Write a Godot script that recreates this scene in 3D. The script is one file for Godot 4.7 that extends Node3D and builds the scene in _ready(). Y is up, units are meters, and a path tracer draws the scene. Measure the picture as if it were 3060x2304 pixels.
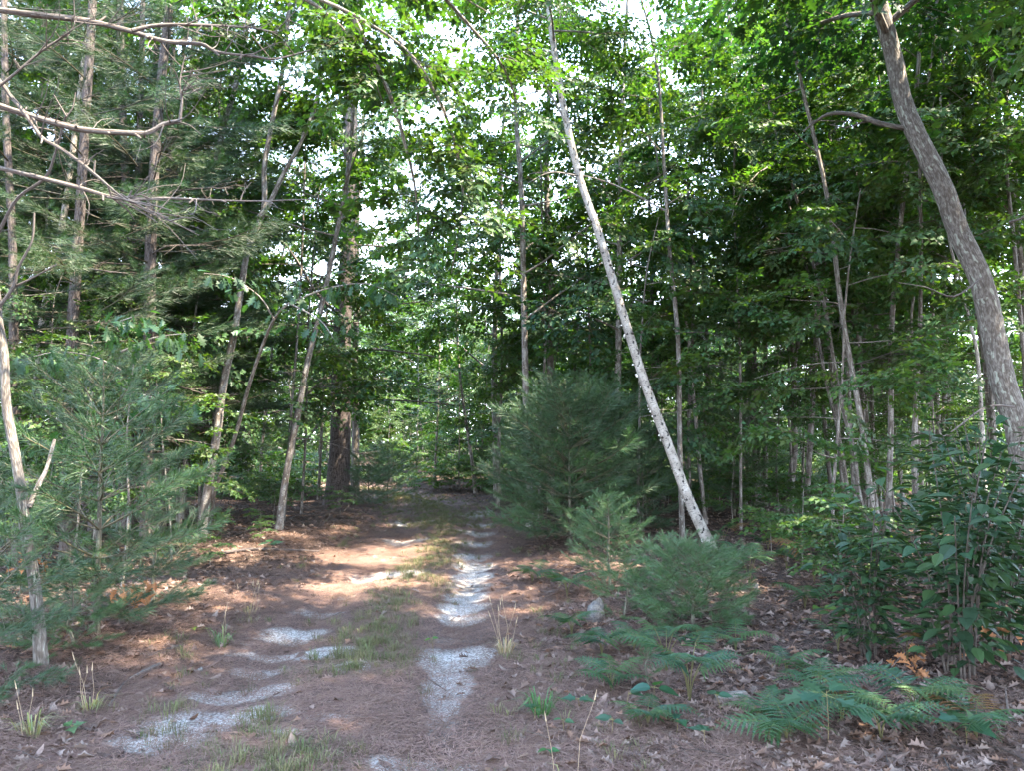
extends Node3D

# ---------------------------------------------------------------- shared state
var rng := RandomNumberGenerator.new()
var taken := {}
var mats := {}
var n_low := FastNoiseLite.new()
var n_mid := FastNoiseLite.new()
var n_fine := FastNoiseLite.new()
const EYE := 1.7
const PITCH := 4.0
const FOCAL := 774.0


# ---------------------------------------------------------------- mesh builder
class MB:
	var v := PackedVector3Array()
	var n := PackedVector3Array()
	var c := PackedColorArray()
	var t := PackedVector2Array()
	var i := PackedInt32Array()

	func tri(a: Vector3, b: Vector3, d: Vector3, col: Color) -> void:
		var nn := (d - a).cross(b - a)
		if nn.length_squared() < 1e-18:
			return
		nn = nn.normalized()
		var k := v.size()
		v.append(a); v.append(b); v.append(d)
		n.append(nn); n.append(nn); n.append(nn)
		c.append(col); c.append(col); c.append(col)
		t.append(Vector2(a.x, a.z)); t.append(Vector2(b.x, b.z)); t.append(Vector2(d.x, d.z))
		i.append(k); i.append(k + 1); i.append(k + 2)

	# a tapered round tube along pts; rough adds lumps; uv.x once or more around, uv.y in metres
	func tube(pts: PackedVector3Array, radii: PackedFloat32Array, sides: int, col: Color, lumps := 0.0, around := 1.0, noise: FastNoiseLite = null, cap := true) -> void:
		var m := pts.size()
		if m < 2:
			return
		var u := Vector3.ZERO
		var run := 0.0
		var start := v.size()
		for k in m:
			var tg: Vector3 = (pts[mini(k + 1, m - 1)] - pts[maxi(k - 1, 0)]).normalized()
			if k == 0:
				u = tg.cross(Vector3(0.31, 0.2, 0.93)).normalized()
				if u.length_squared() < 0.5:
					u = tg.cross(Vector3.RIGHT).normalized()
			else:
				u = (u - tg * u.dot(tg)).normalized()
				run += pts[k].distance_to(pts[k - 1])
			var w := tg.cross(u)
			for j in sides + 1:
				var ang := TAU * float(j % sides) / sides
				var dir := u * cos(ang) + w * sin(ang)
				var r: float = radii[k]
				if noise:
					r *= 1.0 + lumps * noise.get_noise_3d(cos(ang) * 30.0 + pts[0].x * 7.0, run * 60.0, sin(ang) * 30.0)
				v.append(pts[k] + dir * r)
				n.append(dir)
				c.append(col)
				t.append(Vector2(float(j) / sides * around, run))
		for k in m - 1:
			for j in sides:
				var a := start + k * (sides + 1) + j
				var b := a + 1
				var d := a + sides + 1
				var e := d + 1
				i.append(a); i.append(d); i.append(b)
				i.append(b); i.append(d); i.append(e)
		if cap:
			var top: Vector3 = pts[m - 1]
			for j in sides:
				var a2: Vector3 = v[start + (m - 1) * (sides + 1) + j]
				var b2: Vector3 = v[start + (m - 1) * (sides + 1) + j + 1]
				tri(a2, top, b2, col)

	# a flat leaf; outline is its right half from stalk to tip, +z is its length, +y its upper face
	func leaf(x: Transform3D, outline: Array, size: float, fold: float, droop: float, col: Color, wide := 1.0) -> void:
		var m := outline.size()
		for s in [1.0, -1.0]:
			for k in m - 1:
				var p: Vector2 = outline[k]
				var q: Vector2 = outline[k + 1]
				var c0 := Vector3(0, -p.y * p.y * droop, p.y)
				var c1 := Vector3(0, -q.y * q.y * droop, q.y)
				var o0 := Vector3(p.x * s * wide, p.x * fold - p.y * p.y * droop, p.y)
				var o1 := Vector3(q.x * s * wide, q.x * fold - q.y * q.y * droop, q.y)
				var A := x * (c0 * size)
				var B := x * (c1 * size)
				var C := x * (o0 * size)
				var D := x * (o1 * size)
				if s > 0:
					if p.x > 0.001:
						tri(A, C, B, col)
					if q.x > 0.001:
						tri(B, C, D, col)
				else:
					if p.x > 0.001:
						tri(A, B, C, col)
					if q.x > 0.001:
						tri(B, D, C, col)

	func mesh() -> ArrayMesh:
		var a := []
		a.resize(Mesh.ARRAY_MAX)
		a[Mesh.ARRAY_VERTEX] = v
		a[Mesh.ARRAY_NORMAL] = n
		a[Mesh.ARRAY_COLOR] = c
		a[Mesh.ARRAY_TEX_UV] = t
		a[Mesh.ARRAY_INDEX] = i
		var out := ArrayMesh.new()
		out.add_surface_from_arrays(Mesh.PRIMITIVE_TRIANGLES, a)
		return out


const MAPLE := [Vector2(0, 0), Vector2(.26, -.02), Vector2(.22, .16), Vector2(.53, .36), Vector2(.29, .46), Vector2(.18, .66), Vector2(0, 1)]
const OAK := [Vector2(0, 0), Vector2(.10, .14), Vector2(.07, .2), Vector2(.28, .33), Vector2(.11, .42), Vector2(.37, .6), Vector2(.15, .65), Vector2(.24, .84), Vector2(.09, .84), Vector2(0, 1)]
const OVAL := [Vector2(0, 0), Vector2(.17, .16), Vector2(.25, .38), Vector2(.2, .64), Vector2(.09, .86), Vector2(0, 1)]
const BROAD := [Vector2(0, 0), Vector2(.26, .1), Vector2(.36, .32), Vector2(.28, .6), Vector2(.11, .84), Vector2(0, 1)]


# ---------------------------------------------------------------- scene helpers
func numbered(called: String) -> String:
	var k: int = taken.get(called, 0)
	taken[called] = k + 1
	return called if k == 0 else "%s_%03d" % [called, k]


func tag(o: Node, label: String, category: String, group := "", kind := "") -> Node:
	if label: o.set_meta("label", label)
	if category: o.set_meta("category", category)
	if group: o.set_meta("group", group)
	if kind: o.set_meta("kind", kind)
	return o


func thing(called: String, label: String, category: String, at: Vector3, group := "") -> Node3D:
	var o := Node3D.new()
	o.name = numbered(called)
	add_child(o)
	o.position = at
	tag(o, label, category, group)
	return o


func part(called: String, m: Mesh, mat: Material, parent: Node, x := Transform3D()) -> MeshInstance3D:
	var o := MeshInstance3D.new()
	o.name = called
	o.mesh = m
	o.material_override = mat
	o.transform = x
	parent.add_child(o, true)
	return o


func many(called: String, m: Mesh, mat: Material, parent: Node, xs: Array, cols: Array) -> MultiMeshInstance3D:
	var mm := MultiMesh.new()
	mm.transform_format = MultiMesh.TRANSFORM_3D
	mm.use_colors = true
	mm.mesh = m
	mm.instance_count = xs.size()
	for k in xs.size():
		mm.set_instance_transform(k, xs[k])
		mm.set_instance_color(k, cols[k])
	var o := MultiMeshInstance3D.new()
	o.name = called
	o.multimesh = mm
	o.material_override = mat
	parent.add_child(o, true)
	return o


func copy(o: Node3D, label: String, at: Vector3, turn: float, size := 1.0, group := "", tilt := 0.0) -> Node3D:
	var r: Node3D = o.duplicate()
	r.name = numbered(String(o.name).rstrip("0123456789").rstrip("_"))
	add_child(r)
	r.position = at
	r.rotation = Vector3(tilt * sin(turn * 3.7), turn, tilt * cos(turn * 2.3))
	r.scale = Vector3.ONE * size
	tag(r, label, "", group)
	return r


# a spot of the place: how far across and up it is seen from the path's start, and how far off it stands
func P(x: float, y: float, d: float) -> Vector3:
	var cx := (x * 0.46293 - 512.0) / FOCAL
	var cy := (386.0 - y * 0.46339) / FOCAL
	var cp := cos(deg_to_rad(PITCH))
	var sp := sin(deg_to_rad(PITCH))
	var s := d / (cp - cy * sp)
	return Vector3(cx * s, EYE + (cy * cp + sp) * s, -d)


func G(x: float, y: float) -> Vector3:
	var cx := (x * 0.46293 - 512.0) / FOCAL
	var cy := (386.0 - y * 0.46339) / FOCAL
	var cp := cos(deg_to_rad(PITCH))
	var sp := sin(deg_to_rad(PITCH))
	var s := EYE / -(cy * cp + sp)
	var q := Vector3(cx * s, 0, -(cp - cy * sp) * s)
	q.y = ground_height(q.x, q.z)
	return q


func on_ground(x: float, z: float, sink := 0.0) -> Vector3:
	return Vector3(x, ground_height(x, z) - sink, z)


func rr(a: float, b: float) -> float:
	return rng.randf_range(a, b)


func smooth_curve(pts: PackedVector3Array, per: int) -> PackedVector3Array:
	var out := PackedVector3Array()
	var m := pts.size()
	for k in m - 1:
		var p0 := pts[maxi(k - 1, 0)]
		var p1 := pts[k]
		var p2 := pts[k + 1]
		var p3 := pts[mini(k + 2, m - 1)]
		for s in per:
			out.append(p1.cubic_interpolate(p2, p0, p3, float(s) / per))
	out.append(pts[m - 1])
	return out


func taper(count: int, r0: float, r1: float, power := 1.0) -> PackedFloat32Array:
	var out := PackedFloat32Array()
	for k in count:
		out.append(lerpf(r0, r1, pow(float(k) / maxf(count - 1, 1), power)))
	return out


func facing(dir: Vector3, up := Vector3.UP, roll := 0.0) -> Basis:
	var z := dir.normalized()
	var x := up.cross(z)
	if x.length_squared() < 1e-6:
		x = Vector3.RIGHT
	x = x.normalized()
	var b := Basis(x, z.cross(x), z)
	return b * Basis(Vector3(0, 0, 1), roll)


# ---------------------------------------------------------------- ground shape
func path_x(d: float) -> float:
	return -1.2 - 0.021 * pow(maxf(d - 13.0, 0.0), 2.0) if d < 40.0 else -16.5


func ground_height(x: float, z: float) -> float:
	var d := -z
	var dx := x - path_x(d)
	var h := 0.10 * n_low.get_noise_2d(x, z)
	var side := smoothstep(1.2, 2.6, absf(dx))
	h = lerpf(h * 0.35, h + 0.10, side)
	h += 0.022 * n_mid.get_noise_2d(x, z) * lerpf(0.6, 1.4, side)
	h -= 0.055 * exp(-pow((absf(dx) - 0.68) / 0.2, 2.0))
	h += 0.03 * exp(-pow(dx / 0.35, 2.0))
	return h


# ---------------------------------------------------------------- materials
func bark_image(kind: String) -> Image:
	var w := 256
	var h := 512
	var im := Image.create(w, h, false, Image.FORMAT_RGB8)
	var a := FastNoiseLite.new(); a.seed = 11; a.frequency = 0.02; a.fractal_octaves = 4
	var b := FastNoiseLite.new(); b.seed = 23; b.frequency = 0.05; b.fractal_octaves = 3
	for y in h:
		for x in w:
			# wraps round the trunk: walk a circle in the noise
			var ang := TAU * x / w
			var cx := cos(ang) * 40.0
			var cz := sin(ang) * 40.0
			var col: Color
			if kind == "birch":
				var g := 0.5 + 0.5 * a.get_noise_3d(cx * 0.9, y * 0.5, cz * 0.9)
				col = Color(0.67, 0.64, 0.60).lerp(Color(0.45, 0.41, 0.375), clampf(g * 1.5 - 0.35, 0, 1))
				var l := b.get_noise_3d(cx * 0.55, y * 5.5, cz * 0.55)
				if l > 0.30:
					col = col.lerp(Color(0.16, 0.14, 0.13), clampf((l - 0.30) * 7.0, 0, 0.9))
				var scar := a.get_noise_3d(cx * 1.0 + 90.0, y * 1.1, cz * 1.0)
				if scar > 0.34:
					col = col.lerp(Color(0.12, 0.10, 0.09), clampf((scar - 0.34) * 9.0, 0, 0.95))
			elif kind == "pine":
				var f := a.get_noise_3d(cx * 2.2, y * 0.55, cz * 2.2)
				var g2 := b.get_noise_3d(cx * 1.4, y * 1.6, cz * 1.4)
				col = Color(0.30, 0.25, 0.23).lerp(Color(0.40, 0.37, 0.355), clampf(0.5 + g2, 0, 1))
				col = col.lerp(Color(0.13, 0.10, 0.09), clampf((0.16 - absf(f)) * 6.0, 0, 1) * 0.85)
			elif kind == "oak":
				var f2 := a.get_noise_3d(cx * 2.6, y * 0.35, cz * 2.6)
				var g3 := b.get_noise_3d(cx, y * 0.9, cz)
				col = Color(0.33, 0.295, 0.265).lerp(Color(0.47, 0.44, 0.41), clampf(0.5 + g3 * 1.6, 0, 1))
				col = col.lerp(Color(0.2, 0.17, 0.15), clampf((0.14 - absf(f2)) * 6.0, 0, 1) * 0.7)
				var li := a.get_noise_3d(cx + 200.0, y * 0.8, cz)
				if li > 0.3:
					col = col.lerp(Color(0.62, 0.64, 0.58), clampf((li - 0.3) * 5.0, 0, 0.7))
			elif kind == "dead":
				var f3 := a.get_noise_3d(cx * 2.0, y * 0.25, cz * 2.0)
				col = Color(0.30, 0.255, 0.235).lerp(Color(0.43, 0.41, 0.39), clampf(0.5 + f3 * 1.6, 0, 1))
				var g5 := b.get_noise_3d(cx, y, cz)
				col = col.lerp(Color(0.24, 0.18, 0.15), clampf(g5 * 2.0 - 0.3, 0, 0.8))
			else:
				var f4 := a.get_noise_3d(cx * 1.2, y * 0.5, cz * 1.2)
				col = Color(0.35, 0.31, 0.28).lerp(Color(0.56, 0.53, 0.50), clampf(0.5 + f4 * 1.5, 0, 1))
				var g4 := b.get_noise_3d(cx * 0.8, y * 2.6, cz * 0.8)
				col = col.lerp(Color(0.2, 0.17, 0.15), clampf(g4 * 2.4 - 0.5, 0, 0.75))
				var li2 := a.get_noise_3d(cx + 150.0, y * 1.1, cz)
				if li2 > 0.33:
					col = col.lerp(Color(0.66, 0.67, 0.62), clampf((li2 - 0.33) * 6.0, 0, 0.75))
			im.set_pixel(x, y, col)
	return im


func bark(kind: String, up: float, bump: float, rough := 0.9) -> StandardMaterial3D:
	var m := StandardMaterial3D.new()
	m.resource_name = kind + " bark"
	var im := bark_image(kind)
	var tx := ImageTexture.create_from_image(im)
	m.albedo_texture = tx
	m.vertex_color_use_as_albedo = true
	m.roughness = rough
	m.uv1_scale = Vector3(1, up, 1)
	m.heightmap_enabled = true
	m.heightmap_texture = tx
	m.heightmap_scale = bump
	return m


func leaf_mat(called: String, back: Color, rough: float, spec := 0.5) -> StandardMaterial3D:
	var m := StandardMaterial3D.new()
	m.resource_name = called
	m.vertex_color_use_as_albedo = true
	m.roughness = rough
	m.metallic_specular = spec
	if back != Color.BLACK:
		m.backlight_enabled = true
		m.backlight = back.linear_to_srgb()
	m.cull_mode = BaseMaterial3D.CULL_DISABLED
	return m


func make_materials() -> void:
	mats.birch = bark("birch", 0.8, 0.5, 0.75)
	mats.pine = bark("pine", 0.6, 2.0)
	mats.oak = bark("oak", 0.6, 2.5)
	mats.grey = bark("grey", 0.9, 0.5)
	mats.dead = bark("dead", 0.9, 0.6)
	mats.leaf = leaf_mat("leaf", Color(0.8, 1.0, 0.16), 0.48, 0.42)
	mats.gloss = leaf_mat("glossy leaf", Color(0.24, 0.36, 0.07), 0.45, 0.36)
	mats.needle = leaf_mat("needle", Color(0.25, 0.4, 0.15), 0.5)
	mats.fern = leaf_mat("fern", Color(0.7, 0.9, 0.25), 0.6)
	mats.litter = leaf_mat("dry leaf", Color(0.2, 0.14, 0.08), 0.8, 0.3)
	mats.straw = leaf_mat("straw", Color(0.4, 0.36, 0.2), 0.7, 0.3)
	var g := StandardMaterial3D.new()
	g.resource_name = "forest soil"
	g.vertex_color_use_as_albedo = true
	g.roughness = 0.95
	g.metallic_specular = 0.2
	var nz := FastNoiseLite.new(); nz.seed = 5; nz.frequency = 0.035; nz.fractal_octaves = 5
	nz.noise_type = FastNoiseLite.TYPE_SIMPLEX
	var im := nz.get_seamless_image(512, 512)
	im.convert(Image.FORMAT_RGB8)
	for y in 512:
		for x in 512:
			var q := clampf(0.88 + (im.get_pixel(x, y).r - 0.5) * 0.8, 0.6, 1.0)
			im.set_pixel(x, y, Color(q, q, q))
	var tx := ImageTexture.create_from_image(im)
	g.albedo_texture = tx
	g.uv1_triplanar = true
	g.uv1_world_triplanar = true
	g.uv1_scale = Vector3(1.7, 1.7, 1.7)
	g.heightmap_enabled = true
	g.heightmap_texture = tx
	g.heightmap_scale = 1.5
	mats.soil = g
	var s := StandardMaterial3D.new()
	s.resource_name = "weathered stone"
	s.albedo_texture = tx
	s.albedo_color = Color(0.43, 0.415, 0.40)
	s.uv1_triplanar = true
	s.uv1_scale = Vector3(3, 3, 3)
	s.roughness = 0.95
	s.heightmap_enabled = true
	s.heightmap_texture = tx
	s.heightmap_scale = 1.0
	mats.stone = s


func green(base: Color, spread := 0.3) -> Color:
	var k := 1.0 + rr(-spread, spread)
	return Color(base.r * k * (1.0 + rr(-0.18, 0.25)), base.g * k, base.b * k * (1.0 + rr(-0.3, 0.3)))


func tint(lo := 0.75, hi := 1.25, warm := 0.12) -> Color:
	var k := rr(lo, hi)
	var w := rr(-warm, warm)
	return Color(k * (1.0 + w), k, k * (1.0 - w))


# ---------------------------------------------------------------- leafy building blocks
const WOOD := Color(0.11, 0.085, 0.065)


func leafy_spray(outline: Array, length: float, leaf_size: float, base: Color, sides: int, flat := 0.7) -> ArrayMesh:
	var b := MB.new()
	var stem := PackedVector3Array()
	var segs := 8
	var bend := rr(-0.15, 0.15)
	for k in segs + 1:
		var f := float(k) / segs
		stem.append(Vector3(bend * f * f * length, 0.06 * sin(f * 3.0) * length - 0.16 * f * f * length, f * length))
	b.tube(stem, taper(segs + 1, 0.007 * length, 0.0015), 3, WOOD, 0, 1, null, false)
	for k in sides:
		var f := lerpf(0.12, 0.98, (k + 0.5) / sides)
		var fi := f * segs
		var p: Vector3 = stem[int(fi)].lerp(stem[mini(int(fi) + 1, segs)], fi - int(fi))
		var s := 1.0 if k % 2 == 0 else -1.0
		var ang := s * rr(0.6, 1.15)
		var dir := Vector3(sin(ang), rr(-0.15, 0.28), cos(ang)).normalized()
		var tl := length * rr(0.22, 0.5) * (1.15 - f * 0.75)
		var tip := p + dir * tl + Vector3(0, -0.15 * tl, 0)
		b.tube(PackedVector3Array([p, p.lerp(tip, 0.5) + Vector3(0, 0.02, 0), tip]), taper(3, 0.003, 0.001), 3, WOOD, 0, 1, null, false)
		var cnt := maxi(2, int(tl / (leaf_size * 0.62)))
		for q in cnt:
			var g := (q + 0.6) / cnt
			var at := p.lerp(tip, g)
			var both := 2 if q < cnt - 1 else 1
			for e in both:
				var turn := ang + (0.0 if both == 1 else (0.95 if e == 0 else -0.95)) + rr(-0.4, 0.4)
				var ld := Vector3(sin(turn), rr(-0.55, 0.1), cos(turn))
				var up := Vector3(rr(-flat, flat), 1.0, rr(-flat, flat))
				b.leaf(Transform3D(facing(ld, up), at + ld * 0.03), outline, leaf_size * rr(0.65, 1.2), rr(0.05, 0.4), rr(0.0, 0.35), green(base))
	var tipdir := (stem[segs] - stem[segs - 1]).normalized()
	for e in 3:
		var ld2 := tipdir.rotated(Vector3.UP, (e - 1) * 0.8)
		b.leaf(Transform3D(facing(ld2, Vector3(rr(-flat, flat), 1, rr(-flat, flat))), stem[segs]), outline, leaf_size * rr(0.8, 1.1), rr(0.1, 0.3), rr(0, 0.3), green(base))
	return b.mesh()


func needle_shoot(b: MB, a: Vector3, z: Vector3, base: Color, needle: float, step: float, per: int, from := 0.25) -> void:
	var l := a.distance_to(z)
	var dir := (z - a).normalized()
	var u := dir.cross(Vector3(0.2, 1, 0.1)).normalized()
	var w := dir.cross(u)
	var s := l * from
	while s <= l + 0.001:
		var at := a + dir * s
		var open := lerpf(0.95, 0.45, s / l)
		for k in per:
			var ang := rr(0, TAU)
			var o := open * rr(0.7, 1.25)
			var nd := (dir * cos(o) + (u * cos(ang) + w * sin(ang)) * sin(o)).normalized()
			var ln := needle * rr(0.75, 1.15)
			var wd := nd.cross(Vector3(rr(-1, 1), rr(-1, 1), rr(-1, 1))).normalized() * 0.0021
			var tip := at + nd * ln + Vector3(0, -0.10 * ln, 0)
			b.tri(at - wd, tip, at + wd, green(base, 0.35))
		s += step
	for k in per * 3:
		var ang2 := rr(0, TAU)
		var o2 := rr(0.1, 0.6)
		var nd2 := (dir * cos(o2) + (u * cos(ang2) + w * sin(ang2)) * sin(o2)).normalized()
		var wd2 := nd2.cross(Vector3(rr(-1, 1), rr(-1, 1), rr(-1, 1))).normalized() * 0.0021
		b.tri(z - wd2, z + nd2 * needle * rr(0.7, 1.1), z + wd2, green(base, 0.35))


func pine_bough(length: float, sides: int, base: Color, needle: float, step := 0.014, per := 4) -> ArrayMesh:
	var b := MB.new()
	var stem := PackedVector3Array()
	for k in 7:
		var f := k / 6.0
		stem.append(Vector3(0.04 * sin(f * 4.0) * length, (0.12 * f * f - 0.03 * f) * length, f * length))
	b.tube(stem, taper(7, 0.009 * sqrt(length), 0.002), 4, Color(0.10, 0.085, 0.05), 0, 1, null, false)
	for k in sides:
		var f := lerpf(0.22, 0.93, (k + 0.5) / sides)
		var fi := f * 6.0
		var p: Vector3 = stem[int(fi)].lerp(stem[mini(int(fi) + 1, 6)], fi - int(fi))
		var s := 1.0 if k % 2 == 0 else -1.0
		var ang := s * rr(0.6, 1.05)
		var dir := Vector3(sin(ang), rr(-0.05, 0.35), cos(ang)).normalized()
		var tl := length * rr(0.2, 0.42) * (1.1 - 0.6 * f)
		var tip := p + dir * tl
		b.tube(PackedVector3Array([p, tip]), taper(2, 0.003, 0.0015), 3, Color(0.09, 0.085, 0.045), 0, 1, null, false)
		needle_shoot(b, p, tip, base, needle, step, per, 0.4)
	needle_shoot(b, stem[4], stem[6], base, needle, step, per, 0.0)
	return b.mesh()


func bare_branch(length: float, forks: int, r: float, droop: float) -> ArrayMesh:
	var b := MB.new()
	var col := Color(0.62, 0.58, 0.55)
	var pts := PackedVector3Array()
	var p := Vector3.ZERO
	var d := Vector3(0, rr(0.0, 0.2), 1).normalized()
	for k in 6:
		pts.append(p)
		d = (d + Vector3(rr(-0.16, 0.16), rr(-0.14, 0.1) - droop, 0)).normalized()
		p += d * length / 5.0
	b.tube(pts, taper(6, r, r * 0.2), 5, col, 0, 1, null, false)
	for k in forks:
		var f := rr(0.25, 0.95)
		var fi := f * 5.0
		var a: Vector3 = pts[int(fi)].lerp(pts[mini(int(fi) + 1, 5)], fi - int(fi))
		var ang := rr(0.4, 1.1) * (1.0 if k % 2 == 0 else -1.0)
		var dd := Vector3(sin(ang), rr(-0.35, 0.3), cos(ang)).normalized()
		var tl := length * rr(0.15, 0.45) * (1.2 - f * 0.7)
		var m := a + dd * tl * 0.5 + Vector3(rr(-0.03, 0.03), rr(-0.03, 0.03), 0)
		var e := a + dd * tl + Vector3(rr(-0.08, 0.08), rr(-0.1, 0.06), rr(0, 0.1)) * tl
		b.tube(PackedVector3Array([a, m, e]), taper(3, r * 0.38, r * 0.1), 3, col, 0, 1, null, false)
		for q in 2:
			var e2 := m + (dd.rotated(Vector3.UP, rr(-0.9, 0.9)) + Vector3(0, rr(-0.3, 0.3), 0)) * tl * rr(0.2, 0.45)
			b.tube(PackedVector3Array([m, e2]), taper(2, r * 0.2, r * 0.07), 3, col, 0, 1, null, false)
	return b.mesh()


var spray_maple := []
var spray_birch := []
var spray_oak := []
var bough := []
var bough_shaded := []
var bough_long := []
var bare := []
const G_MAPLE := Color(0.070, 0.128, 0.048)
const G_BIRCH := Color(0.058, 0.118, 0.030)
const G_OAK := Color(0.036, 0.085, 0.042)
const G_PINE := Color(0.058, 0.112, 0.044)


func make_blocks() -> void:
	rng.seed = 101
	for k in 4:
		spray_maple.append(leafy_spray(MAPLE, rr(0.95, 1.25), 0.105, G_MAPLE, 11))
	for k in 3:
		spray_birch.append(leafy_spray(OVAL, rr(0.8, 1.0), 0.075, G_BIRCH, 12))
	for k in 3:
		spray_oak.append(leafy_spray(OAK, rr(0.8, 1.0), 0.15, G_OAK, 9, 0.5))
	for k in 3:
		bough.append(pine_bough(0.8, 12, G_PINE, 0.105, 0.015, 4))
	for k in 3:
		bough_shaded.append(pine_bough(0.8, 12, G_PINE * Color(0.62, 0.64, 0.72), 0.105, 0.015, 4))  # same boughs again, with deep shade put into the needle colour
	for k in 3:
		bough_long.append(pine_bough(1.5, 20, G_PINE, 0.12, 0.018, 5))
	for k in 5:
		bare.append(bare_branch(rr(1.2, 1.9), 9, 0.014, 0.02))


# ---------------------------------------------------------------- trees
func trunk_mesh(line: PackedVector3Array, r0: float, r1: float, sides := 12, flare := 0.35) -> ArrayMesh:
	var pts := smooth_curve(line, 5)
	var rad := taper(pts.size(), r0, r1, 0.9)
	var run := 0.0
	for k in pts.size():
		if k > 0:
			run += pts[k].distance_to(pts[k - 1])
		rad[k] *= 1.0 + flare * exp(-run / (r0 * 3.0))
	var b := MB.new()
	b.tube(pts, rad, sides, Color.WHITE, 0.07, 1.0 if r0 < 0.1 else 2.0, n_fine)
	return b.mesh()


func along(line: PackedVector3Array, f: float) -> Vector3:
	var fi := clampf(f, 0, 1) * (line.size() - 1)
	var k := mini(int(fi), line.size() - 2)
	return line[k].lerp(line[k + 1], fi - k)


# limbs and leaf sprays on a trunk line given in the thing's own axes
func leaf_out(o: Node3D, line: PackedVector3Array, r0: float, mat: Material, spray: Array, limbs: int, from: float, reach: float, per: int, size: float, rise := 0.45, shade := 1.0, toward := NAN) -> void:
	var xs := [[], [], [], []]
	var cs := [[], [], [], []]
	var turn := rr(0, TAU)
	for k in limbs:
		var f := lerpf(from, 0.98, (k + 0.3) / limbs)
		var a := along(line, f)
		turn += 2.4 + rr(-0.5, 0.5)
		var az := turn
		if not is_nan(toward) and k % 3 != 0:
			az = toward + rr(-0.9, 0.9)
		var l := reach * lerpf(1.0, 0.42, (f - from) / (1.0 - from + 0.001)) * rr(0.7, 1.2)
		var dir := Vector3(sin(az), rise * rr(0.4, 1.4), cos(az)).normalized()
		var pts := PackedVector3Array()
		var p := a
		for q in 5:
			pts.append(p)
			dir = (dir + Vector3(rr(-0.16, 0.16), rr(-0.14, 0.08), rr(-0.16, 0.16))).normalized()
			p += dir * l / 4.0
		var b := MB.new()
		var lr := maxf(r0 * lerpf(0.42, 0.16, f), 0.008)
		var sm := smooth_curve(pts, 3)
		b.tube(sm, taper(sm.size(), lr, 0.004), 6, Color.WHITE, 0.05, 1.0, n_fine)
		part("limb", b.mesh(), mat, o)
		for q in per:
			var g := lerpf(0.22, 1.0, (q + rr(0, 0.9)) / per)
			var at := along(pts, g)
			var sa := az + rr(-1.25, 1.25)
			var sd := Vector3(sin(sa), rr(-0.7, 0.4), cos(sa))
			var m := rng.randi() % spray.size()
			xs[m].append(Transform3D(facing(sd, Vector3(rr(-0.7, 0.7), 1, rr(-0.7, 0.7))).scaled(Vector3.ONE * size * rr(0.7, 1.15)), at + Vector3(0, rr(-0.25, 0.2), 0)))
			cs[m].append(tint(0.7 * shade, 1.25 * shade))
	for k in maxi(3, per / 2):
		var sa2 := rr(0, TAU)
		var m2 := rng.randi() % spray.size()
		xs[m2].append(Transform3D(facing(Vector3(sin(sa2), rr(0.0, 0.8), cos(sa2))).scaled(Vector3.ONE * size * rr(0.6, 1.0)), along(line, rr(0.93, 1.0))))
		cs[m2].append(tint(0.7 * shade, 1.25 * shade))
	for m3 in spray.size():
		if xs[m3].size():
			tag(many("crown", spray[m3], mats.leaf, o, xs[m3], cs[m3]), "", "", "", "stuff")


func needles_out(o: Node3D, line: PackedVector3Array, count: int, from: float, reach: float, shade := 1.0) -> void:  # low shade values paint the deep shade of the stand into needle colour
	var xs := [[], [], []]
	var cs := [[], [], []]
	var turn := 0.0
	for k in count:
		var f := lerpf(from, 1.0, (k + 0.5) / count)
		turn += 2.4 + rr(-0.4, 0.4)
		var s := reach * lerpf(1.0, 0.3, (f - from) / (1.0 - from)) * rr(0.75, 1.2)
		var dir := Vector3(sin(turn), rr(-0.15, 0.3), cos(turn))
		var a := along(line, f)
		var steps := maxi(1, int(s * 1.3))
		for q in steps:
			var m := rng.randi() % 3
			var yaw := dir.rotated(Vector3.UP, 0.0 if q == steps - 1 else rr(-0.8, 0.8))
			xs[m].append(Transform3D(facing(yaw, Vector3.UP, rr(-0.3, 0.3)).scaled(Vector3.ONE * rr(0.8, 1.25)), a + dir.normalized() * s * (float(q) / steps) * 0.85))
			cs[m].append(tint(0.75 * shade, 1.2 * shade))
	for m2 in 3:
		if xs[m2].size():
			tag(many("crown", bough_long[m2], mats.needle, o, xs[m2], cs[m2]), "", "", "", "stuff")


func dead_branches(o: Node3D, line: PackedVector3Array, count: int, f0: float, f1: float, size: float, r_off := 0.0) -> void:
	var turn := rr(0, TAU)
	for k in count:
		turn += 2.1 + rr(-0.6, 0.6)
		var dir := Vector3(sin(turn), rr(-0.25, 0.15), cos(turn))
		var b := facing(dir, Vector3.UP, rr(-1, 1)).scaled(Vector3.ONE * size * rr(0.6, 1.2))
		part("dead_branch", bare[rng.randi() % bare.size()], mats.dead, o, Transform3D(b, along(line, rr(f0, f1)) + dir * r_off))


func straight_line(h: float, wobble: float, lean := 0.0) -> PackedVector3Array:
	var out := PackedVector3Array()
	var az := rr(0, TAU)
	for k in 7:
		var f := k / 6.0
		out.append(Vector3(cos(az) * lean * f * f * h + rr(-wobble, wobble) * f, f * h - 0.1, sin(az) * lean * f * f * h + rr(-wobble, wobble) * f))
	return out


func line_from(spots: Array, d0: float, d1: float) -> PackedVector3Array:
	var out := PackedVector3Array()
	for k in spots.size():
		var f := float(k) / (spots.size() - 1)
		out.append(P(spots[k].x, spots[k].y, lerpf(d0, d1, f)))
	return out


func shifted(line: PackedVector3Array, by: Vector3) -> PackedVector3Array:
	var out := PackedVector3Array()
	for p in line:
		out.append(p - by)
	return out


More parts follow.
